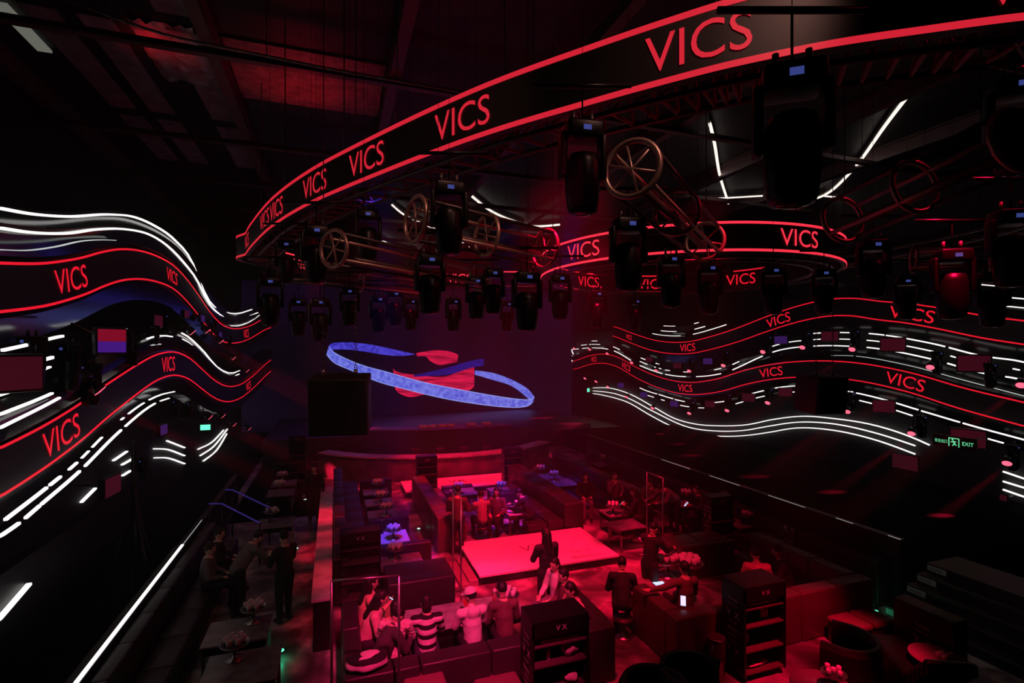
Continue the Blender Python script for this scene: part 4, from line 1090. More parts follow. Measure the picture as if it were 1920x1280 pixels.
# ------------------------------------------------------------------ people
def add_cap(bm, a, b, r0, r1, n=12):
    """closed tapered capsule"""
    a = Vector(a); b = Vector(b); d = b - a; L = max(d.length, 1e-4); q = (d if L > 1e-3 else Vector((0, 0, 1))).to_track_quat('Z', 'Y').to_matrix()
    prof = []
    for k in range(4): t = -PI / 2 + k * PI / 8; prof.append((r0 * math.cos(t), r0 * math.sin(t)))
    prof.append((r0, 0)); prof.append((r1, L))
    for k in range(1, 5): t = k * PI / 8; prof.append((r1 * math.cos(t), L + r1 * math.sin(t)))
    rings = []
    for r, z in prof:
        r = max(r, .0015); rings.append([bm.verts.new(a + q @ Vector((r * math.cos(2 * PI * i / n), r * math.sin(2 * PI * i / n), z))) for i in range(n)])
    for x, y in zip(rings, rings[1:]):
        for i in range(n): bm.faces.new((x[i], x[(i + 1) % n], y[(i + 1) % n], y[i]))
    bm.faces.new(rings[0][::-1]); bm.faces.new(rings[-1])


def add_ell(bm, c, sx, sy, sz, R=None, sub=3):
    ret = bmesh.ops.create_icosphere(bm, subdivisions=sub, radius=1.0); c = Vector(c)
    for v in ret['verts']:
        p = Vector((v.co.x * sx, v.co.y * sy, v.co.z * sz)); v.co = c + (R @ p if R is not None else p)


def fuse(bm, vox, smooth_it=3):
    me = bpy.data.meshes.new('tmp'); bmesh.ops.recalc_face_normals(bm, faces=bm.faces); bm.to_mesh(me); bm.free()
    o = bpy.data.objects.new('tmp', me); C.link(o)
    md = o.modifiers.new('r', 'REMESH'); md.mode = 'VOXEL'; md.voxel_size = vox; md.adaptivity = 0
    m2 = o.modifiers.new('s', 'SMOOTH'); m2.iterations = smooth_it; m2.factor = .5
    dg = bpy.context.evaluated_depsgraph_get(); out = bpy.data.meshes.new_from_object(o.evaluated_get(dg))
    bpy.data.objects.remove(o); bpy.data.meshes.remove(me)
    for p in out.polygons: p.use_smooth = True
    return out


def hand(bm, w_, d, side):
    """palm, four unequal bent fingers and a thumb leaving the side of the palm"""
    d = d.normalized(); ref = Vector((0, 0, 1)) if abs(d.z) < .8 else Vector((0, 1, 0)); s = d.cross(ref).normalized() * side; u = s.cross(d).normalized()
    add_cap(bm, w_, w_ + d * .075, .026, .034)
    for k, L in enumerate((.062, .072, .068, .052)):
        b = w_ + d * .085 + s * (.030 - .020 * k); m_ = b + d * L * .5 - u * .008; e = m_ + d * L * .38 - u * .028
        add_cap(bm, b, m_, .0095, .0085, 8); add_cap(bm, m_, e, .0085, .007, 8)
    b = w_ + d * .03 + s * .026; m_ = b + s * .032 + d * .025; add_cap(bm, b, m_, .012, .010, 8); add_cap(bm, m_, m_ + d * .028 - u * .008, .010, .008, 8)


def cloth(name, col, var=0, style=None):
    if name in MATS: return MATS[name]
    m = mat(name, col, .8, bump=.35, bscale=26)
    if style == 'stripes':
        nt = m.node_tree; b = nt.nodes['Principled BSDF']; tc = nt.nodes.new('ShaderNodeTexCoord'); sx = nt.nodes.new('ShaderNodeSeparateXYZ')
        mm = nt.nodes.new('ShaderNodeMath'); mm.operation = 'MULTIPLY'; mm.inputs[1].default_value = 1 / .135
        fr = nt.nodes.new('ShaderNodeMath'); fr.operation = 'FRACT'; gt = nt.nodes.new('ShaderNodeMath'); gt.operation = 'GREATER_THAN'; gt.inputs[1].default_value = .46
        mx = nt.nodes.new('ShaderNodeMixRGB'); mx.inputs[1].default_value = (.01, .01, .012, 1); mx.inputs[2].default_value = (*col, 1)
        nt.links.new(tc.outputs['Object'], sx.inputs[0]); nt.links.new(sx.outputs['Z'], mm.inputs[0]); nt.links.new(mm.outputs[0], fr.inputs[0]); nt.links.new(fr.outputs[0], gt.inputs[0]); nt.links.new(gt.outputs[0], mx.inputs[0]); nt.links.new(mx.outputs[0], b.inputs['Base Color'])
    if style == 'knit':
        nt = m.node_tree; b = nt.nodes['Principled BSDF']; tc = nt.nodes.new('ShaderNodeTexCoord'); vo = nt.nodes.new('ShaderNodeTexVoronoi'); vo.inputs['Scale'].default_value = 26
        mp = nt.nodes.new('ShaderNodeMapping'); mp.inputs['Scale'].default_value = (1, 1, .6); bp = nt.nodes.new('ShaderNodeBump'); bp.inputs['Strength'].default_value = .9; bp.inputs['Distance'].default_value = .03
        nt.links.new(tc.outputs['Object'], mp.inputs['Vector']); nt.links.new(mp.outputs[0], vo.inputs['Vector']); nt.links.new(vo.outputs['Distance'], bp.inputs['Height']); nt.links.new(bp.outputs['Normal'], b.inputs['Normal'])
    return m


CW = cloth('cloth_white', (.80, .74, .74)); CB = cloth('cloth_black', (.020, .018, .020)); CD = cloth('cloth_denim', (.05, .05, .08)); CG = cloth('cloth_grey', (.16, .14, .15))
CO = cloth('cloth_orange', (.75, .42, .28)); CP = cloth('cloth_pink', (.75, .45, .42)); CS = cloth('cloth_stripes', (.82, .76, .76), style='stripes'); CK = cloth('cloth_knit', (.80, .62, .60), style='knit'); CBr = cloth('cloth_brown', (.14, .07, .07))


def person(label, loc, rz, pose='sit', top=None, bot=None, hair='short', lean=0.0, arms='lap', head_turn=0.0, head_down=.25, h=1.0, phone=False, cap=None, seat=.50, twist=0.0, group=None, hood=False, skirt=False):
    r = thing('person', label, 'person', loc, rz, group); top = top or CB; bot = bot or CB
    V = lambda x, y, z: Vector((x, y, z))
    pz = .93 if pose == 'stand' else (seat + .10 if pose == 'sit' else .42)
    pel = V(0, 0, pz); sl, cl_ = math.sin(lean), math.cos(lean)
    up = lambda t, y=0: pel + V(0, sl * t + cl_ * y, cl_ * t - sl * y)
    ch = up(.28); sh = up(.47); nk = up(.54, .01); hc = up(.68, .035)
    hips = [pel + V(s * .09, 0, -.02) for s in (-1, 1)]
    if pose == 'stand':
        kn = [V(s * .10, .03, .50) for s in (-1, 1)]; an = [V(s * .11, -.01 if s < 0 else .04, .08) for s in (-1, 1)]
    elif pose == 'sit':
        kn = [pel + V(s * .11, .44, -.02) for s in (-1, 1)]; an = [V(s * .11, .42 + .04 * s, .08) for s in (-1, 1)]
    else:
        kn = [pel + V(s * .16, .38, .12) for s in (-1, 1)]; an = [V(s * .14, .12, .08) for s in (-1, 1)]
    shd = [up(.455) + V(s * .185, 0, 0) for s in (-1, 1)]
    el = []; wr = []
    for s, p0 in zip((-1, 1), shd):
        if arms == 'lap': e = p0 + V(s * .07, .06, -.27); w_ = e + V(-s * .12, .22, -.06)
        elif arms == 'phone': e = p0 + V(s * .06, .10, -.25); w_ = e + V(-s * .15, .20, .07)
        elif arms == 'down': e = p0 + V(s * .07, -.02, -.28); w_ = e + V(s * .01, .06, -.25)
        elif arms == 'face': e = p0 + V(s * .04, .16, -.22) if s > 0 else p0 + V(s * .07, .05, -.27); w_ = (e + V(-.13, .05, .22)) if s > 0 else e + V(.14, .2, -.04)
        elif arms == 'reach': e = p0 + V(s * .05, .18, -.2); w_ = e + V(-s * .03, .25, -.02)
        else: e = p0 + (V(-.26, -.02, -.06) if s < 0 else V(.06, .08, -.26)); w_ = e + (V(-.24, .02, -.02) if s < 0 else V(-.12, .2, .02))
        el.append(e); wr.append(w_)
    # body: one continuous skin surface
    bm = bmesh.new()
    HR = Matrix.Rotation(head_turn, 3, 'Z') @ Matrix.Rotation(-head_down - lean * .5, 3, 'X')
    hp = lambda x, y, z: hc + HR @ V(x, y, z)
    add_cap(bm, nk - V(0, .0, .04), hp(0, -.01, -.06), .052, .05)
    add_ell(bm, hc, .076, .095, .115, HR); add_ell(bm, hp(0, .035, -.065), .052, .055, .052, HR); add_cap(bm, hp(0, .088, .0), hp(0, .108, -.028), .011, .015, 8)
    for s in (-1, 1): add_ell(bm, hp(s * .079, -.005, -.012), .012, .022, .032, HR, 2)
    add_cap(bm, pel, ch, .125, .13); add_cap(bm, ch, sh, .13, .10); add_cap(bm, shd[0], shd[1], .058, .058)
    for i, s in enumerate((-1, 1)):
        add_cap(bm, shd[i], el[i], .052, .040); add_cap(bm, el[i], wr[i], .040, .027)
        add_cap(bm, hips[i], kn[i], .088, .058); add_cap(bm, kn[i], an[i], .056, .036); add_cap(bm, an[i] - V(0, .02, .035), an[i] + V(0, .12, -.045), .036, .03)
        hand(bm, wr[i], (wr[i] - el[i]), s)
    me = fuse(bm, .0105, 2); link('body', me, skin, r)
    # top
    bm = bmesh.new(); add_cap(bm, pel + V(0, 0, .02), ch, .148, .15); add_cap(bm, ch, up(.43), .155, .125); add_cap(bm, shd[0] - V(.0, 0, .01), shd[1] - V(0, 0, .01), .078, .078); add_cap(bm, up(.46), up(.52), .085, .066)
    for i in (0, 1):
        add_cap(bm, shd[i], el[i], .074, .060); add_cap(bm, el[i], el[i].lerp(wr[i], .9), .060, .043)
    if hood:
        add_ell(bm, up(.46, -.10), .11, .06, .10); 
    me = fuse(bm, .019, 2)
    for v in me.vertices:
        n_ = noise.noise(v.co * 9) * .008; v.co += v.normal * n_
    link('top', me, top, r)
    bm = bmesh.new()
    for i in (0, 1):
        add_cap(bm, hips[i], kn[i], .108, .078); add_cap(bm, kn[i], kn[i].lerp(an[i], .92), .075, .055)
    add_cap(bm, pel + V(-.04, 0, 0), pel + V(.04, 0, 0), .125, .125)
    link('trousers', fuse(bm, .02, 2), bot, r)
    for i in (0, 1):
        bm = bmesh.new(); add_cap(bm, an[i] + V(0, -.03, -.035), an[i] + V(0, .14, -.045), .045, .036); add_cap(bm, an[i] + V(0, 0, -.03), an[i] + V(0, -.01, .03), .045, .045)
        for v in bm.verts: v.co.z = max(v.co.z, 0.002)
        link('shoe', bm_mesh(bm, True), mat('shoe_pale', (.5, .45, .45), .6) if i % 2 == 9 else mat('shoe_dark', (.04, .035, .035), .5), r)
    # hair
    bm = bmesh.new(); add_ell(bm, hp(0, -.018, .028), .088, .100, .105, HR)
    if hair == 'long':
        add_cap(bm, hp(0, -.05, .0), up(.36, -.10), .088, .075); add_cap(bm, hp(-.05, -.02, -.03), up(.42, -.02) + V(-.09, 0, 0), .045, .035); add_cap(bm, hp(.05, -.02, -.03), up(.42, -.02) + V(.09, 0, 0), .045, .035)
    elif hair == 'bob': add_cap(bm, hp(0, -.035, .0), hp(0, -.04, -.08), .085, .078)
    elif hair == 'tail': add_cap(bm, hp(0, -.09, .03), up(.42, -.14), .035, .025)
    me = fuse(bm, .014, 2)
    bm = bmesh.new(); bm.from_mesh(me)
    Ri = HR.inverted()   # keep the face clear
    kill = [v for v in bm.verts if (lambda p: p.y > .045 and p.z < .055 and abs(p.x) < .07)(Ri @ (v.co - hc))]
    bmesh.ops.delete(bm, geom=kill, context='VERTS'); link('hair', bm_mesh(bm, True), hair_m, r)
    bm = bmesh.new()
    for s in (-1, 1): add_ell(bm, hp(s * .03, .086, .008), .011, .007, .006, HR, 1)
    link('eyes', bm_mesh(bm, True), mat('eye_dark', (.02, .015, .015), .2), r)
    bm = bmesh.new(); add_ell(bm, hp(0, .091, -.062), .024, .008, .007, HR, 2); link('mouth', bm_mesh(bm, True), mat('lips', (.45, .14, .13), .4), r)
    if cap is not None:
        bm = bmesh.new(); add_ell(bm, hp(0, -.01, .045), .098, .112, .095, HR)
        kill = [v for v in bm.verts if (Ri @ (v.co - hc)).z < .025]; bmesh.ops.delete(bm, geom=kill, context='VERTS')
        link('cap', bm_mesh(bm, True), cap, r)
        bm = bmesh.new(); add_ell(bm, hp(0, .125, .03), .07, .07, .010, HR); link('cap_brim', bm_mesh(bm, True), cap, r)
    if phone:
        mid_ = (wr[0] + wr[1]) / 2 + V(0, .10, .03)
        M_ = Matrix.Translation(loc) @ Matrix.Rotation(rz, 4, 'Z') @ Matrix.Translation(mid_) @ Matrix.Rotation(-.7, 4, 'X')
        ph = thing('phone', 'lit phone held by the ' + label, 'phone')
        ph['label'] = ' '.join(('lit phone held by the ' + label).split()[:15]); ph.matrix_world = M_
        box('phone_body', -.037, .037, -.075, .075, -.006, 0, black, ph, .004); box('phone_screen', -.034, .034, -.071, .071, .0005, .0015, screenblue, ph)
    return r


q = at(1025, 1158, 0)
person('person in a pale hoodie and pale cap seated seen from behind', (2.08, 7.83, 0), 0.1, top=CW, bot=CB, cap=CW, arms='phone', head_turn=.5, lean=.12, hood=True)
person('person in a wide black and white striped jumper, long dark hair, back turned', (1.36, 7.85, 0), -.05, top=CS, bot=CD, hair='bob', arms='phone', lean=.12)
person('person in a chunky pale knit jumper seated beside the striped jumper', (.86, 7.80, 0), -.25, top=CK, bot=CB, hair='bob', arms='phone', lean=.22, phone=True)
person('person in an orange-lit top on the sofa corner, farthest left', (.52, 8.95, 0), -PI / 2 + .1, top=CO, bot=CO, hair='long', arms='phone', lean=.1, phone=True)
person('person in a pale pink top bending forward behind the metal frame', (.50, 8.42, 0), -PI / 2 - .1, top=CP, bot=CB, hair='long', lean=.3)
person('person in black with pale stripes looking at a phone, bottom left corner', (.62, 7.72, 0), -PI / 2 + .5, top=cloth('cloth_dark_patch', (.06, .05, .05)), bot=CB, hair='short', arms='phone', lean=.5, phone=True, head_down=.5)
person('person in dark seated right beside the near black rack', (2.62, 7.85, 0), 0, top=CBr, bot=CB, arms='lap', lean=.2)
person('long-haired person in a short dark jacket standing before the middle platform', (q.x, q.y, 0), .1, 'stand', top=CB, bot=CB, hair='long', arms='phone', head_down=.3)
person('person in a pale open shirt with dark tied hair, seated facing left', (3.92, 8.62, 0), PI / 2 + .3, top=CW, bot=CG, hair='tail', arms='lap', head_turn=.2, lean=.1)
person('person in a dark brown coat seated between the pale shirts', (3.88, 8.12, 0), PI / 2, top=CBr, bot=CB, hair='short', arms='lap', lean=.1)
person('person in a pale wrinkled shirt with long dark hair holding a phone', (3.80, 7.62, 0), PI / 2 + .1, top=CP, bot=CB, hair='bob', arms='phone', lean=.15, phone=True, head_down=.4)
q = at(1218, 1142, 0)
person('standing worker with a bright sleeve reading a pad beside the narrow frame', (q.x, q.y, 0), -1.2, 'stand', top=CB, bot=CB, arms='reach', head_down=.5, lean=.15)
person('person in black seated in shadow left of the six-sided table', (4.95, 8.1, 0), -.5, 'sit', top=CB, bot=CB, arms='lap', lean=.45)
person('person in dark leaning one arm on the sofa back, holding a phone', (5.95, 7.66, 0), -.1, top=CBr, bot=CB, hair='short', arms='back', lean=-.05, phone=False)
ph = thing('phone', 'bright white phone in front of the person leaning on the sofa', 'phone', at(1281, 1126, .95)); ph.rotation_euler = (.7, 0, -YAW - .3)
box('phone_body', -.045, .045, -.09, .09, -.006, 0, black, ph, .004); box('phone_screen', -.042, .042, -.085, .085, .0005, .0015, screenblue, ph)
ph = thing('phone', 'glowing tablet lying at the left end of the six-sided table', 'phone', at(1236, 1094, .604)); ph.rotation_euler = (0, 0, -.1); ph.location.x = max(ph.location.x, 5.55)
box('tablet_body', -.12, .12, -.08, .08, 0, .008, black, ph, .003); box('tablet_screen', -.112, .112, -.072, .072, .0085, .0095, screenblue, ph)
person('person in a pink jacket behind the printed rack, turned away', (7.62, 7.62, 0), -.5, top=cloth('cloth_pinkjacket', (.8, .3, .32)), bot=CB, arms='lap', lean=.3)
person('person in black with a phone on the long sofa, right of the pink jacket', (8.35, 7.66, 0), .9, top=CB, bot=CB, arms='phone', lean=.2, phone=True, head_down=.4)
person('person with long hair and dark top sitting with legs crossed right of the sofas', (7.35, 14.2, 0), PI - .3, top=CB, bot=CG, hair='long', arms='lap', seat=.5)
person('person with a hand at the chin beside the dark curtain of sofas', (8.25, 14.0, 0), PI - .1, top=CG, bot=CB, hair='short', arms='face', seat=.5)
person('person in a dim red top seated left of the blurred grey figure', (8.95, 13.0, 0), PI / 2 + .5, top=CBr, bot=CB, arms='lap', seat=.5, lean=.2)
person('person in a grey loose top bending over behind the narrow frame', (9.15, 12.2, 0), PI / 2 + .1, 'stand', top=CG, bot=CB, arms='reach', lean=.9)
person('person with a lit face looking at a phone near the pink tumblers', (8.0, 12.2, 0), .8, top=CB, bot=CB, hair='long', arms='phone', phone=True, seat=.5, lean=.2, head_down=.4)
person('person in dark holding up a pale paper near the right partition', (9.75, 11.9, 0), PI / 2, top=CB, bot=CB, arms='phone', phone=True, seat=.48, lean=.1)
person('person in dark with pale collar left of the rack by the right partition', (10.05, 11.2, 0), PI / 2 + .2, top=CBr, bot=CB, arms='face', seat=.48)
person('person in a black jacket with pale back panels crouched on a stool', (3.85, 13.5, 0), .1, 'sit', top=cloth('cloth_twotone', (.45, .3, .32)), bot=CB, arms='reach', lean=.15, seat=.42)
person('person in dark standing at the near end of the red-flanked sofa', (2.98, 12.75, 0), -.3, 'stand', top=CBr, bot=CB, arms='lap')
person('person in black leaning forward by the bright blue table', (5.25, 13.45, 0), .9, 'sit', top=CB, bot=CB, arms='reach', lean=.5, seat=.45, head_down=.3)
person('person with long reddish hair seated in the middle booth', (4.35, 13.75, 0), 2.6, 'sit', top=CBr, bot=CB, hair='long', arms='lap', seat=.42)
person('person in black standing in the left aisle, face dimly lit', (-.88, 10.7, 0), .7, 'stand', top=CB, bot=CB, arms='phone', h=1)
person('person in grey stooping over a table left of the standing figure', (-1.75, 11.1, 0), -1.0, 'stand', top=CG, bot=CB, arms='reach', lean=.6)
person('person in a pale shirt seated against the left partition', (-2.35, 11.6, 0), -PI / 2, top=CG, bot=CB, arms='lap', seat=.46)
person('person in black seated behind the pale shirt at the left partition', (-2.35, 12.5, 0), -PI / 2, top=CB, bot=CB, arms='lap', seat=.46)
person('person in black standing behind the far end of the stone ledge', (-.55, 16.6, 0), PI, 'stand', top=CB, bot=CB, arms='down')
# stools under the loose sitters
for x, y in ((4.95, 8.1), (7.35, 14.2), (8.0, 12.2), (8.95, 13.0), (9.75, 11.9), (10.05, 11.2), (8.25, 14.0), (3.85, 13.5), (4.35, 13.75), (5.25, 13.45)):
    t = thing('round_stool', 'small black round stool under a seated person', 'stool', (x, y - .02, 0), 0, 'round stools under seated people')
    lathe('seat', [(.16, .30), (.18, .32), (.17, .36)], leather, t, n=16); lathe('pedestal', [(.14, 0), (.13, .02), (.03, .04), (.03, .30)], steel, t, n=12)
o = link('cushion', bm_mesh((lambda b: (add_box(b, -.22, .22, -.07, .07, -.19, .19, .06, 4), b)[1])(bmesh.new()), True), CO); pc = at(688, 1138, .85); o.location = (.86, 9.0, .66); o.rotation_euler = (.2, 0, .9)
tag(o, 'plump orange-lit cushion propped beside the person in orange', 'cushion')
blob('striped_jacket', 'black jacket with pale stripes heaped on the sofa back at bottom left', 'jacket', (.42, 7.22, .86), .3, .17, .10, cloth('cloth_jacket', (.7, .6, .6), style='stripes'), 3)

# ------------------------------------------------------------------ hanging speakers
def speaker(label, x0, x1, ytop, ybot, d, rz):
    t = thing('hanging_speaker', label, 'speaker'); wd = (x1 - x0) / FPX * d / 2 * .86; hh = (ybot - ytop) / FPX * d / 2 * .93
    c = atd((x0 + x1) / 2, (ytop + ybot) / 2, d); M_ = Matrix.Translation(c) @ Matrix.Rotation(-YAW + rz, 4, 'Z') @ Matrix.Rotation(.10, 4, 'X')
    box('cabinet', -wd, wd, -.1, wd * 1.3, -hh, hh, mat('speaker_black', (.03, .022, .02), .5, bump=.3, bscale=90), t, .02, M=M_)
    box('grille', -wd * .92, wd * .92, -.125, -.101, -hh * .93, hh * .93, mat('speaker_grille', (.012, .01, .01), .7, bump=.6, bscale=200), t, M=M_)
    for s in (-.55, .55):
        a = M_ @ Vector((wd * s, .15, hh)); tubes('bracket', [(a, a + Vector((0, 0, .12)), .03)], steel, t, 8)
        bm = bmesh.new(); z = a.z + .12; k = 0
        while z < min(CZ, a.z + 1.2):
            add_torus(bm, (a.x, a.y, z + .04), (1, 0, 0) if k % 2 else (0, 1, 0), .022, .006, 10, 5); z += .045; k += 1
        link('chain', bm_mesh(bm), dktruss, t); tubes('cable', [((a.x, a.y, z), (a.x, a.y, CZ), .008)], dktruss, t, 6)
    return t


speaker('large black loudspeaker hanging on two chains left of the blue ring image', 573, 697, 704, 820, 8.0, .18)
speaker('black loudspeaker hanging on chains in front of the lower right ribbon', 1513, 1594, 703, 778, 11.5, .25)


# ------------------------------------------------------------------ moving heads
mhm = mat('moving_head_black', (.004, .004, .0045), .35, spec=.25)
hangm = mat('hanger_black', (.004, .004, .004), .9, spec=.05)


def moving_head():
    t = thing('moving_head_light', 'x', 'stage light')
    box('base', -.17, .17, -.13, .13, -.16, 0, mhm, t, .03, 3)
    box('blue_glint', -.035, .04, -.135, -.131, -.105, -.06, fixblue, t)
    for s in (-1, 1): tubes('clamp', [((s * .09, 0, 0), (s * .09, 0, .10), .02)], dktruss, t, 8)
    for s in (-1, 1):
        bm = bmesh.new(); add_box(bm, s * .19 - .028, s * .19 + .028, -.07, .07, -.52, -.10, .02, 3); link('yoke_arm', bm_mesh(bm, True), mhm, t)
    lathe('lamp_head', [(.06, -.28), (.13, -.30), (.155, -.38), (.16, -.62), (.14, -.78), (.125, -.82)], mhm, t, n=20)
    lathe('lens', [(.105, -.821), (.09, -.835), (.03, -.845)], mat('lens_dark', (.03, .01, .015), .08), t, n=20)
    tubes('safety_rod', [((0, 0, 0), (0, 0, .35), .008)], hangm, t, 6)
    return t


MH = [(1485, 128, 392, 'largest black moving head hanging in front of the curved ceiling light line', 0), (1092, 232, 405, 'bulky black moving head left of the big truss hoop', .3), (842, 343, 480, 'black moving head with blue lens glint beside the left truss hoop', .2),
      (1178, 410, 548, 'black moving head hiding part of the smaller ring left of its gap', .3), (1258, 478, 578, 'black moving head below the smaller ring', .3), (593, 424, 532, 'black moving head left of centre near the ring end', .2), (690, 395, 492, 'black moving head right of the slim copper hoop', .1),
      (536, 452, 532, 'small dark moving head near the left end of the big ring', .2), (506, 520, 612, 'dark moving head under the left tip of the big ring', .2), (655, 540, 612, 'dark moving head above the hanging loudspeaker', .2), (806, 478, 590, 'black moving head in front of the far red ring, left', .3),
      (893, 520, 600, 'slim dark moving head right of the far letters', .3), (925, 505, 590, 'dark moving head between the far letters and orange lines', .3), (988, 510, 622, 'black moving head right of the orange lines', .3), (741, 545, 612, 'dark moving head left of the short white lines', .3),
      (1637, 450, 560, 'black moving head right of the smaller ring', .3), (1785, 468, 600, 'tall dark moving head right of the copper loop', .3), (1860, 510, 615, 'dark moving head near the right edge above white lines', .3), (1905, 150, 330, 'big black moving head cut by the right edge', .2), (1050, 515, 600, 'dark moving head under the left side of the smaller ring', .3),
      (1330, 495, 590, 'dark moving head under the centre of the smaller ring', .3), (1450, 500, 590, 'dark moving head under the right part of the smaller ring', .2), (1545, 505, 590, 'dark moving head right of the lettered far band', .1), (560, 560, 630, 'small dark moving head above the left balcony end', .1), (600, 560, 640, 'dark moving head over the speaker chain', .3), (1120, 545, 615, 'small dark moving head below the left VICS sign', .3), (1700, 520, 600, 'dark moving head in front of the upper right letters', .0), (1895, 395, 540, 'black moving head right edge, under the big truss', .4),
      (710, 555, 625, 'small dark moving head left of the blue ring image top', 0.4), (770, 560, 620, 'small dark moving head above the pink figure', .6), (850, 560, 622, 'small dark moving head above the pink figure, right of it', .6), (950, 565, 622, 'small dark moving head under the orange lines', .6), (1190, 560, 620, 'small dark moving head left of the letters under the rings', .6)]
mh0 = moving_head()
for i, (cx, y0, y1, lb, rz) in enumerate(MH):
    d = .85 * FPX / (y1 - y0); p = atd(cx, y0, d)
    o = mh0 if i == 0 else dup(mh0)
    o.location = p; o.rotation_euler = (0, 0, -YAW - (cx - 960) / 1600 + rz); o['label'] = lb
    o['group'] = 'moving heads hanging from the rig'
# rig pipes that carry them
pz = {}
piperoot = []
for (a, b, lb) in (((485, 620), (1700, 560), 0),): pass
for i, (cx, y0, y1, lb, rz) in enumerate(MH):
    d = .85 * FPX / (y1 - y0); p = atd(cx, y0, d)
    if p.z < CZ - .5:
        t = thing('drop_pipe', 'thin drop pipe above ' + ' '.join(lb.split()[:11]), 'pipe', (p.x, p.y, p.z + .35)); t['group'] = 'drop pipes of the light rig'
        tubes('pipe', [((0, 0, 0), (0, 0, CZ - p.z - .35), .0025)], hangm, t, 6)
        u = Vector((math.cos(YAW), -math.sin(YAW), 0)); tubes('cross_bar', [(u * -.45 + Vector((0, 0, .0)), u * .45, .022)], mhm, t, 8)


# ------------------------------------------------------------------ balcony wash lights, strobes
def wash():
    t = thing('wash_light', 'x', 'spotlight')
    tubes('bracket', [((0, 0, 0), (0, 0, .22), .018), ((0, 0, .22), (.32, 0, .22), .015)], black, t, 8)
    box('yoke', -.12, .12, -.03, .03, -.04, 0, black, t, .01)
    hd = lathe('lamp_head', [(.06, -.06), (.10, -.10), (.115, -.28)], blackgloss, t, n=16)
    lathe('lens', [(.105, -.281), (.10, -.295), (.05, -.30)], lensred, t, n=16)
    return t


w0 = wash()
WR = [(1360, 688, 0), (1434, 663, 0), (1508, 655, 0), (1601, 659, 0), (1747, 693, 0), (1916, 727, 0), (1296, 698, 0), (1234, 697, 0), (1188, 682, 0), (1142, 665, 0), (1109, 657, 0), (1080, 655, 0),
      (1100, 711, 1), (1121, 717, 1), (1143, 727, 1), (1178, 746, 1), (1227, 767, 1), (1296, 777, 1), (1367, 772, 1), (1443, 758, 1), (1592, 775, 1), (1712, 816, 1), (1890, 872, 1)]
WL = [(346, 628, 0), (376, 625, 0), (403, 644, 0), (428, 675, 0), (455, 698, 0), (159, 742, 0), (381, 787, 1), (407, 784, 1), (429, 800, 1), (459, 807, 1)]
first = True
for side, lst, plan in ((1, WR, PLAN_R), (-1, WL, PLAN_L)):
    for x, y, lv in lst:
        d = planhit(plan, x) - .55
        if side < 0 and (x, y) == (543, 651): d = 30
        p = atd(x, y, d)
        o = w0 if first else dup(w0); first = False
        head_dir = Vector((-side * 1.0, -.55, -.62)).normalized()
        o.rotation_euler = (0, 0, 0 if side > 0 else PI); o.location = p + Vector((0, 0, .28)); 
        tilt = Matrix.Rotation(0, 4, 'X')
        w_ = ('lower' if lv else 'upper') + (' right' if side > 0 else ' left')
        o['label'] = 'small glowing red wash light hung below the %s balcony front' % w_ if False else 'small spotlight with glowing red lens on the %s balcony row' % w_
        o['group'] = 'red spotlights on the %s balcony row' % w_
        q = p + (Vector((-8.5, 1.0, -4.6)) if side > 0 else Vector((6.0, .5, -3.6)))
        if x not in (1080, 1109, 1100, 1121, 1142, 1143): spot(p + (q - p).normalized() * .18, q, (1, .012, .07), 5500, 9, 1.0, .05)
for r in [o for o in C if o.name.startswith('wash_light')]:
    pass
# tilt the heads inwards
for o in bpy.data.objects:
    if o.parent and o.parent.name.startswith('wash_light') and (o.name.startswith('lamp_head') or o.name.startswith('lens')):
        o.rotation_euler = (-.25, .75, 0)
sp0 = thing('strobe_panel', 'x', 'stage light')
box('housing', -.30, .30, 0, .10, -.20, .20, black, sp0, .015); box('lit_face', -.27, .27, -.012, -.001, -.17, .17, mat('strobe_face', (.06, .02, .03), .5, em=lin(56, 9, 22), es=.9), sp0)
tubes('bracket', [((0, .1, 0), (0, .7, .05), .02)], black, sp0, 8)
sp1 = dup(sp0)
for ch in sp1.children:
    if ch.name.startswith('lit_face'):
        me = ch.data.copy(); me.materials[0] = mat('strobe_face_violet', (.03, .02, .06), .5, em=lin(48, 22, 80), es=1.0); ch.data = me
SPS = [(1464, 637, 1, .9), (1556, 630, 0, 1.0), (1674, 646, 0, 1.2), (1826, 681, 0, 1.3), (1327, 677, 1, .85), (1270, 685, 0, .85), (1217, 674, 0, .85), (1164, 722, 1, .85), (1207, 740, 1, .85), (1264, 757, 1, .85), (1331, 757, 0, .9), (1403, 745, 0, 1.0), (1472, 735, 0, .9), (1657, 762, 0, 1.1), (1815, 822, 0, 1.4),
       (297, 602, 0, .8), (350, 589, 0, .6), (380, 597, 1, .6), (413, 628, 1, .6), (25, 700, 0, 1.25), (212, 910, 0, 1.0), (307, 805, 1, .7)]
firsts = {0: True, 1: True}
for x, y, ty, sc_ in SPS:
    pl = PLAN_R if x > 900 else PLAN_L; d = planhit(pl, x) - .6; p = atd(x, y, d)
    if not firsts[ty]: o = dup(sp0 if ty == 0 else sp1)
    else: o = sp0 if ty == 0 else sp1; firsts[ty] = False
    o.location = p; o.scale = (sc_, 1, sc_)
    o.rotation_euler = (0, 0, (-PI / 2 + .45) if x > 900 else (PI / 2 - .1 if x not in (25,) else PI / 2 - .5))
    o['label'] = 'dull %s strobe panel among the lights of the %s balcony row' % (('violet' if ty else 'dark red'), ('right' if x > 900 else 'left'))
    o['group'] = '%s strobe panels of the %s balconies' % (('violet' if ty else 'dark red'), ('right' if x > 900 else 'left'))
t = thing('strobe_panel', 'tilted panel lit half red and half violet under the upper left balcony', 'stage light', atd(210, 640, 8.0), PI / 2 - .7)
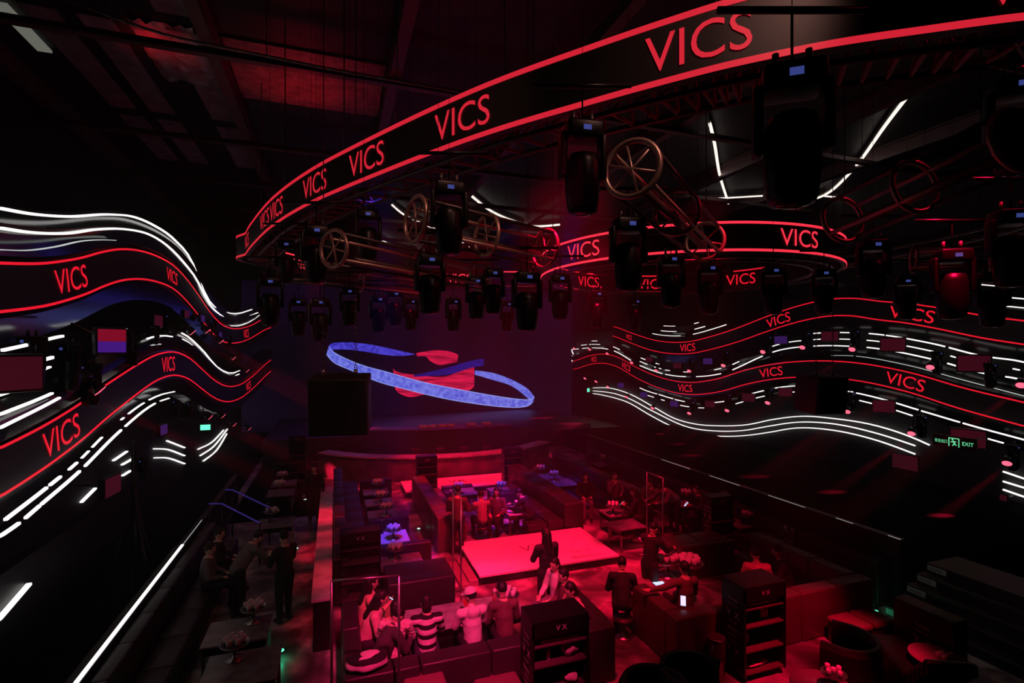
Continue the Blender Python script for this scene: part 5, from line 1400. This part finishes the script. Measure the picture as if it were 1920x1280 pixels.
bx_ = box('lit_face', -.20, .20, -.012, -.001, .0, .19, mat('face_redhot', (.2, .02, .04), .5, em=lin(120, 10, 35), es=1.0), t); box('lit_face', -.20, .20, -.012, -.001, -.17, .0, mat('face_violet', (.1, .02, .2), .5, em=lin(62, 22, 120), es=1.0), t)
box('housing', -.23, .23, 0, .1, -.2, .22, black, t, .02); tubes('bracket', [((0, .1, 0), (0, 1.0, .3), .02)], black, t, 8)
# black heads sitting beside the wash lights
BH = [(1603, 628, 1), (1757, 668, 1), (1857, 690, 1), (1440, 640, 1), (1512, 632, 1), (1360, 668, 1), (1296, 684, 1), (1596, 745, 1), (1728, 788, 1), (1900, 843, 1), (1442, 738, 1), (1365, 748, 1), (1300, 757, 1), (240, 625, 0), (130, 655, 0), (170, 690, 0), (268, 870, 0), (330, 760, 0), (355, 762, 0), (60, 640, 0), (290, 620, 0), (318, 600, 0), (400, 610, 0), (430, 640, 0), (250, 655, 0)]
for x, y, s in BH:
    pl = PLAN_R if s else PLAN_L; d = planhit(pl, x) - .45; k = .85 if s else .55
    if not s and x < 200: k = .9
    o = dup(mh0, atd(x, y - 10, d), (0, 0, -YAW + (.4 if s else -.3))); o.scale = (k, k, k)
    o['label'] = 'black moving head clamped among the strips of the %s balconies' % ('right' if s else 'left'); o['group'] = 'moving heads on the %s balconies' % ('right' if s else 'left')
    for ch in list(o.children):
        if ch.name.startswith('safety_rod'): bpy.data.objects.remove(ch)


# ------------------------------------------------------------------ hoop trusses
def hoop_truss(label, A, Bv, R, m, nh=3, spokes=True, rt=.028):
    t = thing('hoop_truss', label, 'truss'); ax = (Bv - A).normalized()
    q = ax.to_track_quat('Z', 'Y').to_matrix()
    for k in range(nh):
        c = A.lerp(Bv, k / (nh - 1)); bm = bmesh.new(); add_torus(bm, c, ax, R, rt, 32, 10); link('hoop', bm_mesh(bm, True), m, t)
        if spokes:
            bm = bmesh.new()
            for an in (0, PI / 3 * 1, PI / 3 * 2): 
                e = q @ Vector((math.cos(an + .3), math.sin(an + .3), 0)); add_tube(bm, c - e * R, c + e * R, rt * .45, n=8)
            link('spokes', bm_mesh(bm, True), m, t)
    for k in range(4):
        e = q @ Vector((math.cos(k * PI / 2 + .75), math.sin(k * PI / 2 + .75), 0)) * R
        tubes('chord', [(A + e, Bv + e, rt * .9)], dktruss if k % 2 else m, t, 10)
    up = Vector((0, 0, R))
    for k in (.15, .85):
        c = A.lerp(Bv, k); tubes('hanger', [(c + up, (c.x, c.y, CZ), .003)], hangm, t, 6)
    # LED bar fixed to the truss
    e = q @ Vector((0, -1, 0)) * (R * .4)
    tubes('bar_light', [(A.lerp(Bv, .1) + e, A.lerp(Bv, .95) + e, .05)], mat('bar_dark', (.10, .06, .06), .35, .4), t, 6)
    return t


hoop_truss('big copper hoop truss slanting down right of the bulky moving head', atd(1185, 316, 4.9), atd(1322, 452, 7.6), .27, copper, 3)
hoop_truss('copper hoop truss with a spoked wheel end left of centre', atd(779, 411, 6.3), atd(1022, 466, 7.6), .28, copper, 3)
hoop_truss('dark hoop truss rising to the right edge', atd(1580, 412, 6.2), atd(1905, 262, 4.4), .27, copper, 3, False)
hoop_truss('small copper loop truss in front of the upper right ribbon', atd(1714, 486, 9.4), atd(1862, 480, 8.6), .24, copper, 2, False)
hoop_truss('slim copper hoop truss between two moving heads at left', atd(626, 466, 7.2), atd(900, 520, 10.5), .26, copper, 3)
hoop_truss('dark red-lit truss low behind the moving heads at left', atd(540, 508, 11.0), atd(800, 540, 12.5), .26, copper, 3)
spot((3.2, 2.0, 9.5), (3.3, 5.0, 7.2), (1, .45, .36), 190, 60, .9, .15)
spot((1.2, 3.0, 10.0), (1.0, 7.2, 7.0), (1, .42, .34), 230, 45, .9, .15)
spot((9, 3.0, 11.0), (7.5, 5.0, 7.2), (1, .10, .12), 14, 80, .9, .15)
spot((5, 14.0, 6.6), (5, 14, 9), (1, .03, .07), 14, 140, .9, .5)
# ------------------------------------------------------------------ thin stage haze
hz = bpy.data.materials.new('stage_haze'); hz.use_nodes = True; nt = hz.node_tree; nt.nodes.clear()
ou = nt.nodes.new('ShaderNodeOutputMaterial'); vs_ = nt.nodes.new('ShaderNodeVolumeScatter')
vs_.inputs['Density'].default_value = 0.0040; vs_.inputs['Anisotropy'].default_value = 0.0; vs_.inputs['Color'].default_value = (1, 1, 1, 1)
nt.links.new(vs_.outputs[0], ou.inputs['Volume'])
hb = box('haze', -5.6, 18.3, 6.0, 32.8, .02, 8.6, hz); tag(hb, 'thin haze hanging in the room, catching the red light beams', 'haze', None, 'stuff')
